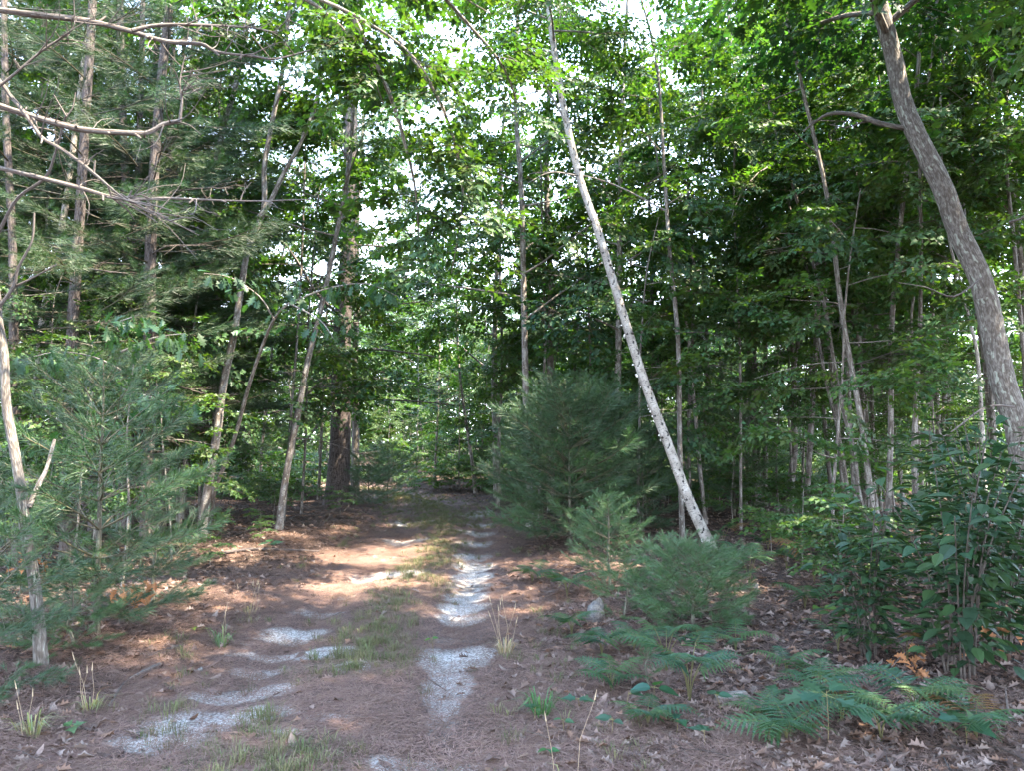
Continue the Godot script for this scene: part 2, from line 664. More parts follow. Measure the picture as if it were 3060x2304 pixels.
# a trunk that the photograph shows: its line is taken down to the ground and becomes a thing at its base
func placed_tree(called: String, label: String, category: String, spots: Array, d0: float, d1: float, r0: float, r1: float, mat: Material, group := "", sides := 12) -> Array:
	var line := line_from(spots, d0, d1)
	for k in range(1, line.size()):
		line[k] += Vector3(rr(-1, 1), 0, rr(-1, 1)) * r0 * 0.22
	var foot: Vector3 = line[0]
	if foot.y > 0.25:
		var low := Vector3(foot.x, 0, foot.z) + (foot - line[1]) * Vector3(1, 0, 1) * clampf(foot.y / maxf(line[1].y - foot.y, 0.3), 0, 1.2) * 0.7
		line.insert(0, low)
		foot = low
	foot.y = ground_height(foot.x, foot.z)
	line[0] = foot - Vector3(0, 0.08, 0)
	var o := thing(called, label, category, foot, group)
	var own := shifted(line, foot)
	part("trunk", trunk_mesh(own, r0, r1, sides), mat, o)
	return [o, own]


func fork(o: Node3D, spots: Array, d0: float, d1: float, r0: float, r1: float, mat: Material, called := "limb") -> PackedVector3Array:
	var own := shifted(line_from(spots, d0, d1), o.position)
	var sm := smooth_curve(own, 4)
	var b := MB.new()
	b.tube(sm, taper(sm.size(), r0, r1), 8, Color.WHITE, 0.4, 1.0, n_fine)
	part(called, b.mesh(), mat, o)
	return own


func twigs_on(o: Node3D, line: PackedVector3Array, count: int, f0: float, f1: float, len0: float, len1: float, r: float, mat: Material, lean := Vector3.ZERO) -> void:
	for k in count:
		var f := rr(f0, f1)
		var a := along(line, f)
		var dir := (Vector3(rr(-1, 1), rr(-0.7, 1), rr(-1, 1)) + lean).normalized()
		var l := rr(len0, len1)
		var b := MB.new()
		var p1 := a + dir * l * 0.5 + Vector3(rr(-0.1, 0.1), rr(-0.1, 0.1), 0) * l
		var p2 := a + dir * l + Vector3(rr(-0.15, 0.15), rr(-0.15, 0.15), 0) * l
		b.tube(smooth_curve(PackedVector3Array([a, p1, p2]), 3), taper(7, r * rr(0.7, 1.2), r * 0.25), 5, Color.WHITE, 0, 1, null, false)
		for q in 3:
			var s := a.lerp(p2, rr(0.3, 0.85))
			var e := s + (dir + Vector3(rr(-0.8, 0.8), rr(-0.8, 0.8), rr(-0.6, 0.6))) * l * rr(0.15, 0.4)
			b.tube(PackedVector3Array([s, e]), taper(2, r * 0.4, r * 0.15), 4, Color.WHITE, 0, 1, null, false)
		part("twig", b.mesh(), mat, o)


# ---------------------------------------------------------------- build
func _ready() -> void:
	# camera
	var cam := Camera3D.new()
	cam.name = "camera"
	cam.fov = 2.0 * rad_to_deg(atan(386.0 / FOCAL))
	cam.near = 0.05
	cam.far = 600.0
	cam.position = Vector3(0, EYE, 0)
	cam.rotation_degrees = Vector3(PITCH, 0, 0)
	add_child(cam)
	cam.current = true
	# sky, sun, exposure
	var env := Environment.new()
	env.background_mode = Environment.BG_SKY
	var sky := Sky.new()
	var sm := ProceduralSkyMaterial.new()
	sm.sky_top_color = Color(0.60, 0.71, 0.88)
	sm.sky_horizon_color = Color(0.90, 0.93, 0.96)
	sm.sky_curve = 0.22
	sm.ground_bottom_color = Color(0.2, 0.2, 0.18)
	sm.ground_horizon_color = Color(0.75, 0.8, 0.82)
	sky.sky_material = sm
	env.sky = sky
	env.background_energy_multiplier = 1.6
	env.tonemap_mode = Environment.TONE_MAPPER_LINEAR
	env.tonemap_exposure = 10.5
	env.sdfgi_enabled = true
	env.ssao_enabled = true
	env.ssil_enabled = true
	var we := WorldEnvironment.new()
	we.name = "world"
	we.environment = env
	add_child(we)
	var sun := DirectionalLight3D.new()
	sun.name = "sun"
	sun.light_energy = 1.5
	sun.light_color = Color(1.0, 0.95, 0.86)
	sun.light_angular_distance = 0.5
	sun.shadow_enabled = true
	add_child(sun)
	sun.look_at_from_position(Vector3(6.8, 14.0, 2.8), Vector3.ZERO)

	n_low.seed = 3; n_low.frequency = 0.12; n_low.fractal_octaves = 3
	n_mid.seed = 7; n_mid.frequency = 1.3; n_mid.fractal_octaves = 4
	n_fine.seed = 9; n_fine.frequency = 0.05; n_fine.fractal_octaves = 3
	make_materials()
	make_blocks()
	build_ground()
	build_litter()
	build_named_trees()
	build_forest()
	build_young_pines()
	build_undergrowth()
	build_small_things()


# sand showing through: across, up, half width, half height as seen, strength
const SAND := [[985, 1415, 70, 22, 1.0], [968, 1470, 44, 32, 1.0], [962, 1540, 28, 34, 1.0], [1000, 1330, 44, 10, .9], [1006, 1285, 42, 9, .9], [1018, 1242, 38, 10, 1.0], [1024, 1200, 40, 7, .7], [1028, 1172, 36, 6, .6], [1003, 1308, 44, 10, .9], [1012, 1262, 42, 9, .8], [1022, 1220, 40, 8, .8], [1030, 1150, 34, 6, .6], [1036, 1132, 30, 5, .55], [992, 1372, 50, 10, .45],
	[632, 1367, 58, 13, .9], [450, 1500, 50, 9, .6], [380, 1590, 70, 14, .6], [690, 1420, 60, 7, .6], [560, 1445, 60, 8, .6], [720, 1560, 60, 12, .5], [600, 1590, 60, 9, .5], [640, 1410, 110, 8, .75], [545, 1492, 75, 14, .85], [430, 1552, 90, 26, .75], [560, 1545, 70, 17, .85], [762, 1450, 34, 10, 1.0], [868, 1648, 66, 22, .95], [1035, 1660, 60, 10, .7],
	[835, 1240, 70, 8, .7], [880, 1170, 50, 8, .5], [690, 1320, 50, 7, .5], [300, 1600, 60, 18, .4], [600, 1640, 70, 10, .35], [890, 1130, 60, 6, .5], [1020, 1110, 60, 6, .5], [520, 1400, 60, 20, .3], [470, 1265, 60, 12, .35]]
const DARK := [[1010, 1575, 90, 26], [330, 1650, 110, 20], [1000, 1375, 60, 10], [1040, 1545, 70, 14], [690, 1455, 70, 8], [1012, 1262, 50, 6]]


var spots := []
var darks := []


func sand_at(x: float, d: float) -> float:
	if d < 2.0 or d > 32.0:
		return 0.0
	var dx := x - path_x(d)
	if absf(dx) > 2.6:
		return 0.0
	var l := n_low.get_noise_2d(x * 6.0, d * 6.0)
	var f := n_mid.get_noise_2d(x * 7.0, d * 7.0)
	var m := n_mid.get_noise_2d(x * 1.1 + 50.0, d * 1.1)
	var s := 0.46 * exp(-pow((absf(dx) - 0.66) / 0.2, 2.0)) * clampf(0.3 + l * 2.2, 0, 1)
	for q in spots:
		var u: float = (x - q[0]) / q[2]
		var v: float = (d - q[1]) / q[3]
		var r := u * u + v * v
		if r < 4.0:
			s = maxf(s, q[4] * (1.5 - r * 0.62))
	return smoothstep(0.35, 0.74, s + f * 0.38 + m * 0.3 + 0.25 * n_mid.get_noise_2d(x * 2.2 + 9.0, d * 5.0))


func build_ground() -> void:
	for s in SAND:
		var q := G(s[0], s[1])
		var d := -q.z
		spots.append([q.x, d, s[2] * 0.463 / FOCAL * d, maxf(s[3] * 0.463 * d * d / (FOCAL * EYE), 0.05), s[4]])
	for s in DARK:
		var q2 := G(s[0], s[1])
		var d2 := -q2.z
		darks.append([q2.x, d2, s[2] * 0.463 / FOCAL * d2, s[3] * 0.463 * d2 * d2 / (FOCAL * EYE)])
	var cols := PackedFloat32Array()
	var x := -3.6
	while x < 2.8:
		cols.append(x)
		x += 0.028
	var step := 0.05
	while x < 260.0:
		cols.append(x)
		x += step
		step = minf(step * 1.16, 30.0)
	x = -3.6 - 0.05
	step = 0.05
	var left := PackedFloat32Array()
	while x > -260.0:
		left.append(x)
		x -= step
		step = minf(step * 1.16, 30.0)
	left.reverse()
	left.append_array(cols)
	cols = left
	var rows := PackedFloat32Array()
	var d3 := -260.0
	while d3 < 3.2:
		rows.append(d3)
		d3 += clampf((3.2 - d3) * 0.16, 0.06, 30.0)
	d3 = 3.2
	while d3 < 330.0:
		rows.append(d3)
		d3 += clampf(d3 * d3 / (FOCAL * EYE) * 1.3, 0.022, 30.0)
	var w := cols.size()
	var h := rows.size()
	var b := MB.new()
	for d in rows:
		for cx in cols:
			var z := -d
			b.v.append(Vector3(cx, ground_height(cx, z), z))
			b.c.append(ground_color(cx, d))
			b.t.append(Vector2(cx, z))
	b.n.resize(w * h)
	for j in h:
		for k in w:
			var dx: Vector3 = b.v[j * w + mini(k + 1, w - 1)] - b.v[j * w + maxi(k - 1, 0)]
			var dz: Vector3 = b.v[mini(j + 1, h - 1) * w + k] - b.v[maxi(j - 1, 0) * w + k]
			b.n[j * w + k] = dx.cross(dz).normalized()
	for j in h - 1:
		for k in w - 1:
			var a := j * w + k
			b.i.append(a); b.i.append(a + w); b.i.append(a + 1)
			b.i.append(a + 1); b.i.append(a + w); b.i.append(a + w + 1)
	var o := part("ground", b.mesh(), mats.soil, self)
	tag(o, "sandy two-rut forest track with pine needles and leaf litter", "ground", "", "structure")


func ground_color(x: float, d: float) -> Color:
	var dx := x - path_x(d)
	var m := n_mid.get_noise_2d(x * 1.1 + 50.0, d * 1.1)
	var l := n_low.get_noise_2d(x * 6.0, d * 6.0)
	var f := n_mid.get_noise_2d(x * 7.0, d * 7.0)
	var on := 1.0 - smoothstep(1.0, 1.75, absf(dx) + l * 0.5)
	var col := Color(0.105, 0.070, 0.056).lerp(Color(0.055, 0.040, 0.034), clampf(0.5 + m + f * 0.6, 0, 1))
	var needles := Color(0.215, 0.144, 0.122).lerp(Color(0.122, 0.083, 0.076), clampf(0.5 + m * 1.1 + f * 0.7, 0, 1))
	col = col.lerp(needles, on)
	var strip := exp(-pow((dx - 0.05) / 0.34, 2.0)) * clampf(0.65 + l * 1.6, 0, 1)
	col = col.lerp(Color(0.135, 0.125, 0.06), strip * 0.6 * on)
	if d > 2.0 and d < 32.0 and on > 0.0:
		var sand := Color(0.56, 0.525, 0.49).lerp(Color(0.40, 0.365, 0.335), clampf(0.5 + f * 1.2, 0, 1))
		col = col.lerp(sand, sand_at(x, d))
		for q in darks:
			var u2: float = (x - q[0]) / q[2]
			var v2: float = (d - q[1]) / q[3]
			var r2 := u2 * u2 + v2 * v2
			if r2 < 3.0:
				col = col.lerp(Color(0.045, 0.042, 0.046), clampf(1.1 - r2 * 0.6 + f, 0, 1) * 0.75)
	return col


func build_litter() -> void:
	rng.seed = 202
	# fallen leaves: curled dry leaf shapes
	var shapes := []
	for k in 4:
		var b := MB.new()
		b.leaf(Transform3D(), [OAK, OVAL, MAPLE, OAK][k], [0.095, 0.08, 0.075, 0.085][k], rr(0.25, 0.9), rr(-0.3, 0.7), Color.WHITE, [0.75, 1.1, 0.8, 1.0][k])
		shapes.append(b.mesh())
	var browns := [Color(0.13, 0.085, 0.066), Color(0.17, 0.118, 0.096), Color(0.09, 0.06, 0.05), Color(0.20, 0.15, 0.125), Color(0.15, 0.088, 0.06)]
	var litter := Node3D.new()
	litter.name = "leaf_litter"
	add_child(litter)
	tag(litter, "brown fallen oak and maple leaves covering the forest floor", "leaf litter", "", "stuff")
	var xs := [[], [], [], []]
	var cs := [[], [], [], []]
	var near := 0
	for k in 44000:
		var d := 3.4 + pow(rng.randf(), 1.7) * 24.0
		var half := d * 0.72 + 0.6
		var x := rr(-half, half)
		var dx := absf(x - path_x(d))
		var keep := 0.045 if dx < 0.95 else clampf(0.045 + (dx - 0.95) * 1.2, 0, 1)
		if rng.randf() > keep:
			continue
		var m := rng.randi() % 4
		var bs := Basis.from_euler(Vector3(rr(-0.3, 0.3), rr(0, TAU), rr(-0.4, 0.4)))
		if rng.randf() < 0.3:
			bs = bs * Basis(Vector3(0, 0, 1), PI)
		bs = bs.scaled(Vector3.ONE * rr(0.6, 1.25))
		var at := on_ground(x, -d, -rr(0.002, 0.02))
		var c: Color = browns[rng.randi() % 5] * rr(0.7, 1.25)
		if near < 260 and d < 5.6 and x > 0.5 and x < 3.2 and rng.randf() < 0.75:
			near += 1
			var lm: StandardMaterial3D = mats["dry%d" % (near % 4)] if mats.has("dry%d" % (near % 4)) else null
			if lm == null:
				lm = leaf_mat("dry leaf %d" % (near % 4), Color(0.2, 0.14, 0.08), 0.8, 0.3)
				lm.albedo_color = Color(browns[near % 4].r, browns[near % 4].g, browns[near % 4].b).linear_to_srgb()
				mats["dry%d" % (near % 4)] = lm
			part("dead_leaf", shapes[m], lm, litter, Transform3D(bs.scaled(Vector3.ONE * 1.15), at))
		else:
			xs[m].append(Transform3D(bs, at))
			cs[m].append(Color(c.r, c.g, c.b))
	for m2 in 4:
		tag(many("fallen_leaves", shapes[m2], mats.litter, litter, xs[m2], cs[m2]), "", "", "", "stuff")
	# pine needles lying on the track
	var nb := MB.new()
	for k in 70:
		var a := Vector3(rr(-0.22, 0.22), rr(0.002, 0.012), rr(-0.22, 0.22))
		var ang := rr(0, TAU)
		var dir := Vector3(sin(ang), rr(-0.04, 0.06), cos(ang))
		var wd := Vector3(dir.z, 0, -dir.x) * 0.0016
		var q := rr(0.6, 1.5)
		nb.tri(a - wd, a + dir * rr(0.06, 0.12), a + wd, Color(q, q * rr(0.85, 1.0), q * rr(0.8, 1.0)))
	var nm := nb.mesh()
	var nx := []
	var nc := []
	for k in 8500:
		var d := 3.4 + pow(rng.randf(), 1.8) * 17.0
		var x := path_x(d) + rr(-2.4, 2.4)
		if d < 4.6:
			x = rr(-3.4, 1.6)
		if k % 3 == 0:
			x = path_x(d) + rr(-3.5, 5.0)
		if rng.randf() < sand_at(x, d) * 0.96:
			continue
		nx.append(Transform3D(Basis(Vector3.UP, rr(0, TAU)).scaled(Vector3.ONE * rr(0.8, 1.4)), on_ground(x, -d, -0.004)))
		var c2 := Color(0.215, 0.138, 0.110) * rr(0.55, 1.35)
		nc.append(Color(c2.r, c2.g, c2.b))
	var needles := many("fallen_needles", nm, mats.litter, self, nx, nc)
	tag(needles, "rusty brown fallen pine needles strewn over the track", "pine needles", "", "stuff")
	var wx := [[], [], []]
	var wc := [[], [], []]
	for k in 330:
		var d := 3.6 + pow(rng.randf(), 1.4) * 14.0
		var x := rr(-0.7, 0.7) * d
		if absf(x - path_x(d)) < 1.3 and rng.randf() < 0.75:
			continue
		var m := rng.randi() % 3
		wx[m].append(Transform3D(facing(Vector3(rr(-1, 1), rr(-0.04, 0.04), rr(-1, 1)), Vector3.UP).scaled(Vector3.ONE * rr(0.1, 0.32)), on_ground(x, -d, -0.012)))
		wc[m].append(tint(0.45, 1.1))
	var twigs := Node3D.new()
	twigs.name = "fallen_twigs"
	add_child(twigs)
	tag(twigs, "small broken twigs scattered over the forest floor", "twigs", "", "stuff")
	for m in 3:
		tag(many("twigs", bare[m], mats.dead, twigs, wx[m], wc[m]), "", "", "", "stuff")
	# grass on the middle strip and verges
	var gx := []
	var gc := []
	var gb := grass_tuft(26, 0.085, 0.06)
	for k in 15000:
		var d := 3.6 + pow(rng.randf(), 1.4) * 24.0
		var x := path_x(d) + rr(-2.4, 2.2)
		var dx := x - path_x(d)
		var l := n_low.get_noise_2d(x * 6.0, d * 6.0)
		var want := exp(-pow((dx - 0.05) / 0.36, 2.0)) * clampf(0.5 + l * 1.8, 0.0, 1)
		if d > 15.0:
			want = exp(-pow(dx / 1.0, 2.0)) * clampf(0.95 + l * 1.2, 0, 1)
		want = maxf(want, 0.16 * exp(-pow((absf(dx) - 1.5) / 0.4, 2.0)) * clampf(0.2 + l * 2.0, 0, 1))
		if d < 5.2 and x < -2.0:
			want = maxf(want, 0.5 * clampf(0.3 + l * 1.6, 0, 1))
		if d < 4.7 and x > -2.0 and x < -1.35:
			want = maxf(want, 0.35)
		if rng.randf() > want:
			continue
		gx.append(Transform3D(Basis(Vector3.UP, rr(0, TAU)).scaled(Vector3(1, rr(0.5, 1.1), 1) * rr(0.7, 1.2)), on_ground(x, -d)))
		gc.append(Color(0.095, 0.125, 0.05).lerp(Color(0.21, 0.17, 0.095), rng.randf() * 0.7) * rr(0.7, 1.2))
	var gr := many("grass", gb, mats.straw, self, gx, gc)
	tag(gr, "thin olive and straw grass growing on the middle strip of the track", "grass", "", "stuff")


func grass_tuft(blades: int, height: float, spread: float) -> ArrayMesh:
	var b := MB.new()
	for k in blades:
		var ang := rr(0, TAU)
		var out := Vector3(sin(ang), 0, cos(ang))
		var a := out * rr(0, spread)
		var h := height * rr(0.5, 1.2)
		var lean := rr(0.15, 0.8)
		var m := a + Vector3(0, h * 0.6, 0) + out * h * lean * 0.35
		var e := a + Vector3(0, h * rr(0.7, 1.0), 0) + out * h * lean
		var w := Vector3(out.z, 0, -out.x) * rr(0.0012, 0.0026)
		var q := rr(0.7, 1.3)
		var c := Color(q, q, q)
		b.tri(a - w, m - w * 0.8, a + w, c)
		b.tri(a + w, m - w * 0.8, m + w * 0.8, c)
		b.tri(m - w * 0.8, e, m + w * 0.8, c)
	return b.mesh()


func V(x: float, y: float) -> Vector2:
	return Vector2(x, y)


func build_named_trees() -> void:
	rng.seed = 303
	var r: Array
	# the leaning birch
	r = placed_tree("paper_birch", "slender white birch leaning left across the right side of the track", "birch", [V(1548, 1212), V(1492, 1090), V(1443, 960), V(1395, 830), V(1340, 660), V(1290, 500), V(1255, 390), V(1225, 260), V(1200, 130), V(1183, 10), V(1170, -130), V(1160, -330)], 10.9, 11.6, 0.078, 0.036, mats.birch, "", 16)
	var o: Node3D = r[0]
	fork(o, [V(1438, 455), V(1330, 400), V(1240, 375), V(1150, 372)], 11.2, 11.4, 0.014, 0.004, mats.grey)
	fork(o, [V(1250, 380), V(1190, 372), V(1140, 395)], 11.3, 11.0, 0.016, 0.004, mats.grey)
	fork(o, [V(1222, 265), V(1180, 190), V(1120, 135), V(1050, 95)], 11.3, 11.8, 0.018, 0.005, mats.grey)
	for f in [0.045, 0.11, 0.19, 0.262, 0.33, 0.41, 0.47, 0.56]:
		var ka := along(r[1], f)
		var kd := Vector3(rr(-1, 1), 0.25, rr(0.3, 1)).normalized()
		var kb := MB.new()
		var kr := 0.076 * lerpf(1.0, 0.5, f)
		kb.tube(PackedVector3Array([ka + kd * kr * 0.7, ka + kd * (kr + 0.004), ka + kd * (kr + rr(0.008, 0.022))]), PackedFloat32Array([0.026, 0.02, 0.009]), 8, Color(0.34, 0.3, 0.27))
		part("knot", kb.mesh(), mats.grey, o)
	# curls of loose bark down the birch's left edge
	for k in 46:
		var f := rr(0.02, 0.5)
		var a := along(r[1], f)
		var b := MB.new()
		var w := rr(0.012, 0.03)
		var h := rr(0.008, 0.02)
		var c := Color(0.8, 0.77, 0.72)
		b.tri(Vector3(0, -h, 0), Vector3(0, h, 0), Vector3(-w * 0.7, h * 0.6, 0.008), c)
		b.tri(Vector3(0, -h, 0), Vector3(-w * 0.7, h * 0.6, 0.008), Vector3(-w, -h * 0.4, 0.018), c)
		part("bark_curl", b.mesh(), mats.straw, o, Transform3D(Basis(Vector3.UP, rr(-0.9, 0.9)), a + Vector3(-0.078 * lerpf(1, 0.8, f), 0, rr(-0.03, 0.04))))
	leaf_out(o, PackedVector3Array([along(r[1], 0.72), along(r[1], 0.85), along(r[1], 1.0)]), 0.05, mats.grey, spray_birch, 14, 0.05, 2.2, 10, 1.1)
	# the big leaning oak
	r = placed_tree("oak_tree", "thick grey leaning oak trunk at the right edge", "oak", [V(2240, 1290), V(2222, 1090), V(2198, 950), V(2172, 830), V(2146, 715), V(2112, 610), V(2070, 500), V(2034, 400), V(1985, 295), V(1955, 215), V(1928, 120), V(1900, 20), V(1870, -100), V(1840, -300)], 8.5, 9.2, 0.148, 0.085, mats.oak, "", 18)
	o = r[0]
	fork(o, [V(1972, 279), V(1903, 267), V(1849, 248), V(1795, 245), V(1762, 262), V(1736, 284)], 8.95, 9.5, 0.036, 0.012, mats.oak)
	fork(o, [V(1905, 266), V(1870, 262), V(1830, 275), V(1790, 268)], 9.1, 9.3, 0.018, 0.005, mats.oak)
	fork(o, [V(2120, 600), V(2060, 640), V(2000, 620), V(1940, 610)], 8.5, 8.2, 0.012, 0.004, mats.dead, "dead_branch")
	fork(o, [V(2190, 880), V(2130, 880), V(2060, 930), V(2000, 965)], 8.3, 7.9, 0.014, 0.004, mats.dead, "dead_branch")
	fork(o, [V(2180, 480), V(2210, 470), V(2260, 450)], 8.8, 8.6, 0.016, 0.008, mats.dead, "dead_branch")
	leaf_out(o, PackedVector3Array([along(r[1], 0.78), along(r[1], 0.9), along(r[1], 1.0)]), 0.12, mats.oak, spray_oak, 12, 0.05, 2.6, 9, 1.2)
	# stem right behind the oak, forked high
	r = placed_tree("maple_tree", "pale thin forked stem rising behind the leaning oak's upper trunk", "maple", [V(2150, 1080), V(2130, 800), V(2090, 540), V(2078, 400), V(2080, 300), V(2087, 215), V(2078, 178)], 12.0, 12.6, 0.05, 0.03, mats.grey)
	o = r[0]
	fork(o, [V(2080, 182), V(2054, 133), V(2025, 86), V(1993, 36), V(1960, -60)], 12.6, 12.8, 0.026, 0.012, mats.grey)
	var l2 := fork(o, [V(2080, 182), V(2120, 140), V(2150, 60), V(2170, -100)], 12.6, 13.0, 0.024, 0.012, mats.grey)
	leaf_out(o, l2, 0.03, mats.grey, spray_maple, 9, 0.1, 1.9, 8, 1.0)
	leaf_out(o, shifted(r[1], Vector3.ZERO), 0.04, mats.grey, spray_maple, 7, 0.35, 1.6, 7, 0.9, 0.2)
	# dark stem at the right margin
	r = placed_tree("maple_tree", "dark upright stem farthest right beyond the leaning oak", "maple", [V(2225, 1050), V(2215, 760), V(2200, 540), V(2186, 400), V(2177, 299), V(2168, 120), V(2160, -120)], 11.5, 11.8, 0.06, 0.035, mats.grey)
	leaf_out(r[0], r[1], 0.06, mats.grey, spray_maple, 14, 0.35, 2.2, 9, 1.0)
	# thin lit stem above the limb
	r = placed_tree("maple_tree", "thin pale stem passing behind the oak's bare side limb", "maple", [V(1745, 1040), V(1765, 700), V(1775, 480), V(1781, 353), V(1795, 234), V(1799, 65), V(1806, -160)], 15.5, 15.8, 0.062, 0.035, mats.grey)
	leaf_out(r[0], r[1], 0.05, mats.grey, spray_maple, 12, 0.3, 2.0, 8, 1.0, 0.3)
	fork(r[0], [V(1795, 240), V(1815, 180), V(1835, 140)], 15.7, 15.4, 0.018, 0.006, mats.grey)
	# the curved sapling before the thicket
	r = placed_tree("maple_sapling", "curved grey sapling with dark knots between the birch and the oak", "maple sapling", [V(1877, 1160), V(1874, 1139), V(1853, 1060), V(1842, 974), V(1824, 895), V(1817, 855), V(1799, 765), V(1781, 657), V(1755, 558), V(1734, 486), V(1716, 414), V(1691, 349)], 12.8, 13.2, 0.046, 0.02, mats.grey)
	o = r[0]
	fork(o, [V(1691, 349), V(1640, 372), V(1600, 420), V(1580, 470)], 13.2, 12.6, 0.016, 0.006, mats.grey)
	fork(o, [V(1760, 575), V(1800, 520), V(1860, 470), V(1900, 430)], 13.0, 12.4, 0.014, 0.005, mats.grey)
	leaf_out(o, r[1], 0.04, mats.grey, spray_maple, 14, 0.42, 2.0, 8, 0.95, 0.15)
	# the sunlit forked trunk in the thicket
	r = placed_tree("maple_tree", "pinkish sunlit trunk forking low in the thicket right of the birch", "maple", [V(1704, 1120), V(1708, 1050), V(1716, 963), V(1714, 870), V(1717, 779)], 17.0, 17.0, 0.088, 0.062, mats.grey)
	o = r[0]
	fork(o, [V(1717, 785), V(1703, 693), V(1694, 600), V(1690, 430), V(1700, 200)], 17.0, 17.2, 0.05, 0.03, mats.grey)
	var l3 := fork(o, [V(1717, 785), V(1734, 675), V(1748, 620), V(1756, 500), V(1745, 300)], 17.0, 17.4, 0.046, 0.026, mats.grey)
	leaf_out(o, l3, 0.05, mats.grey, spray_maple, 12, 0.2, 2.2, 9, 1.0, 0.3)
	# more right-hand stems that can be told apart
	r = placed_tree("maple_tree", "pale thin curved stem close left of the leaning oak", "maple", [V(2128, 1060), V(2123, 945), V(2118, 850), V(2110, 760), V(2094, 690), V(2072, 600), V(2050, 520), V(2036, 380), V(2030, 200)], 10.6, 11.0, 0.034, 0.014, mats.birch)
	leaf_out(r[0], r[1], 0.03, mats.grey, spray_maple, 8, 0.5, 1.4, 6, 0.9, 0.2)
	r = placed_tree("maple_tree", "straight dim trunk with a forked top left of the pale curved stem", "maple", [V(2030, 1080), V(2026, 900), V(2018, 747), V(2011, 589), V(2008, 440), V(2014, 250)], 15.0, 15.2, 0.058, 0.03, mats.grey)
	leaf_out(r[0], r[1], 0.05, mats.grey, spray_maple, 10, 0.4, 2.0, 7, 1.0, 0.2)
	r = placed_tree("maple_tree", "two-tone trunk behind the curved sapling with lit lower side", "maple", [V(1882, 1090), V(1886, 960), V(1884, 800), V(1892, 640), V(1905, 470), V(1915, 250)], 16.5, 16.5, 0.05, 0.03, mats.grey)
	leaf_out(r[0], r[1], 0.05, mats.grey, spray_maple, 10, 0.45, 2.0, 7, 1.0, 0.3)
	# centre background trunks behind the birch
	var mids := [["reddish sunlit trunk just right of the birch's middle", 1364, 1378, 22.0, 0.06, mats.pine], ["pink lit pine stem second right from the birch's middle", 1407, 1432, 20.0, 0.06, mats.pine], ["thin dark stem left of the birch above the young pine", 1270, 1290, 17.0, 0.035, mats.grey], ["grey stem in the gap between birch and sunlit forked trunk", 1520, 1512, 21.0, 0.06, mats.grey], ["thin pale stem low in the gap right of the birch's foot", 1592, 1600, 14.0, 0.03, mats.grey]]
	for q in mids:
		r = placed_tree("background_tree", q[0], "tree", [V(q[2], 1060), V(q[1] + 8, 820), V(q[1], 600), V(q[1] - 6, 380), V(q[1] + 4, 160)], q[3], q[3], q[4], q[4] * 0.5, q[5])
		leaf_out(r[0], r[1], q[4], mats.grey, spray_maple, 11, 0.4, 2.0, 8, 1.0, 0.25)

	# left: the two-stemmed maple by the track
	r = placed_tree("maple_tree", "lit slanting maple with two upper stems left of the track", "maple", [V(430, 1188), V(436, 1145), V(448, 1055), V(466, 947), V(475, 874), V(485, 813), V(506, 712), V(521, 610), V(540, 530), V(567, 452), V(571, 361), V(586, 271), V(611, 145), V(620, 60), V(632, -90), V(640, -280)], 12.1, 12.6, 0.076, 0.026, mats.grey, "", 14)
	o = r[0]
	var l4 := fork(o, [V(560, 470), V(582, 440), V(614, 372), V(650, 307), V(680, 231), V(701, 126), V(709, 50), V(722, -80), V(730, -250)], 12.35, 12.9, 0.044, 0.018, mats.grey)
	leaf_out(o, PackedVector3Array([along(r[1], 0.72), along(r[1], 0.85), along(r[1], 1.0)]), 0.04, mats.grey, spray_maple, 9, 0.1, 2.2, 8, 1.0)
	leaf_out(o, PackedVector3Array([along(l4, 0.5), along(l4, 0.75), along(l4, 1.0)]), 0.04, mats.grey, spray_maple, 8, 0.0, 2.0, 8, 1.0)
	# the dark leaner behind it that carries the oak leaves over the verge
	r = placed_tree("oak_sapling", "thin dark oak leaning right behind the slanting maple with big leaves", "oak sapling", [V(448, 1125), V(465, 1060), V(506, 947), V(535, 838), V(565, 750), V(592, 690), V(625, 655)], 12.6, 9.6, 0.042, 0.014, mats.grey)
	o = r[0]
	big_leaves(o, [V(625, 655), V(700, 625), V(790, 612), V(860, 640)], 9.6, 9.0, 62, 0.165)
	big_leaves(o, [V(592, 690), V(560, 640), V(500, 600), V(440, 590)], 9.8, 9.2, 44, 0.165)
	big_leaves(o, [V(625, 655), V(690, 690), V(720, 730)], 9.5, 9.0, 26, 0.165)
	# straight dark trunk at the verge
	r = placed_tree("maple_tree", "dark bare trunk leaning right at the left verge before the red pine", "maple", [V(602, 1160), V(606, 1130), V(615, 1055), V(629, 965), V(643, 892), V(658, 820), V(669, 766), V(690, 680), V(712, 580), V(730, 490), V(748, 410), V(757, 325), V(765, 200), V(775, 20), V(780, -180)], 13.6, 14.6, 0.068, 0.03, mats.grey, "", 14)
	o = r[0]
	dead_branches(o, r[1], 6, 0.2, 0.5, 0.9)
	leaf_out(o, PackedVector3Array([along(r[1], 0.6), along(r[1], 0.8), along(r[1], 1.0)]), 0.05, mats.grey, spray_maple, 14, 0.05, 2.6, 9, 1.05)
	# the red pine
	r = placed_tree("red_pine", "stout furrowed pine trunk left of the track's far bend", "pine", [V(726, 1085), V(731, 960), V(741, 800), V(748, 640), V(755, 460), V(760, 260), V(764, 40), V(766, -260)], 19.5, 20.0, 0.265, 0.16, mats.pine, "", 20)
	o = r[0]
	fork(o, [V(745, 790), V(690, 830), V(620, 880), V(550, 905)], 19.2, 17.0, 0.05, 0.012, mats.dead, "dead_branch")
	fork(o, [V(745, 770), V(800, 755), V(870, 760), V(940, 770)], 19.2, 17.5, 0.045, 0.01, mats.dead, "dead_branch")
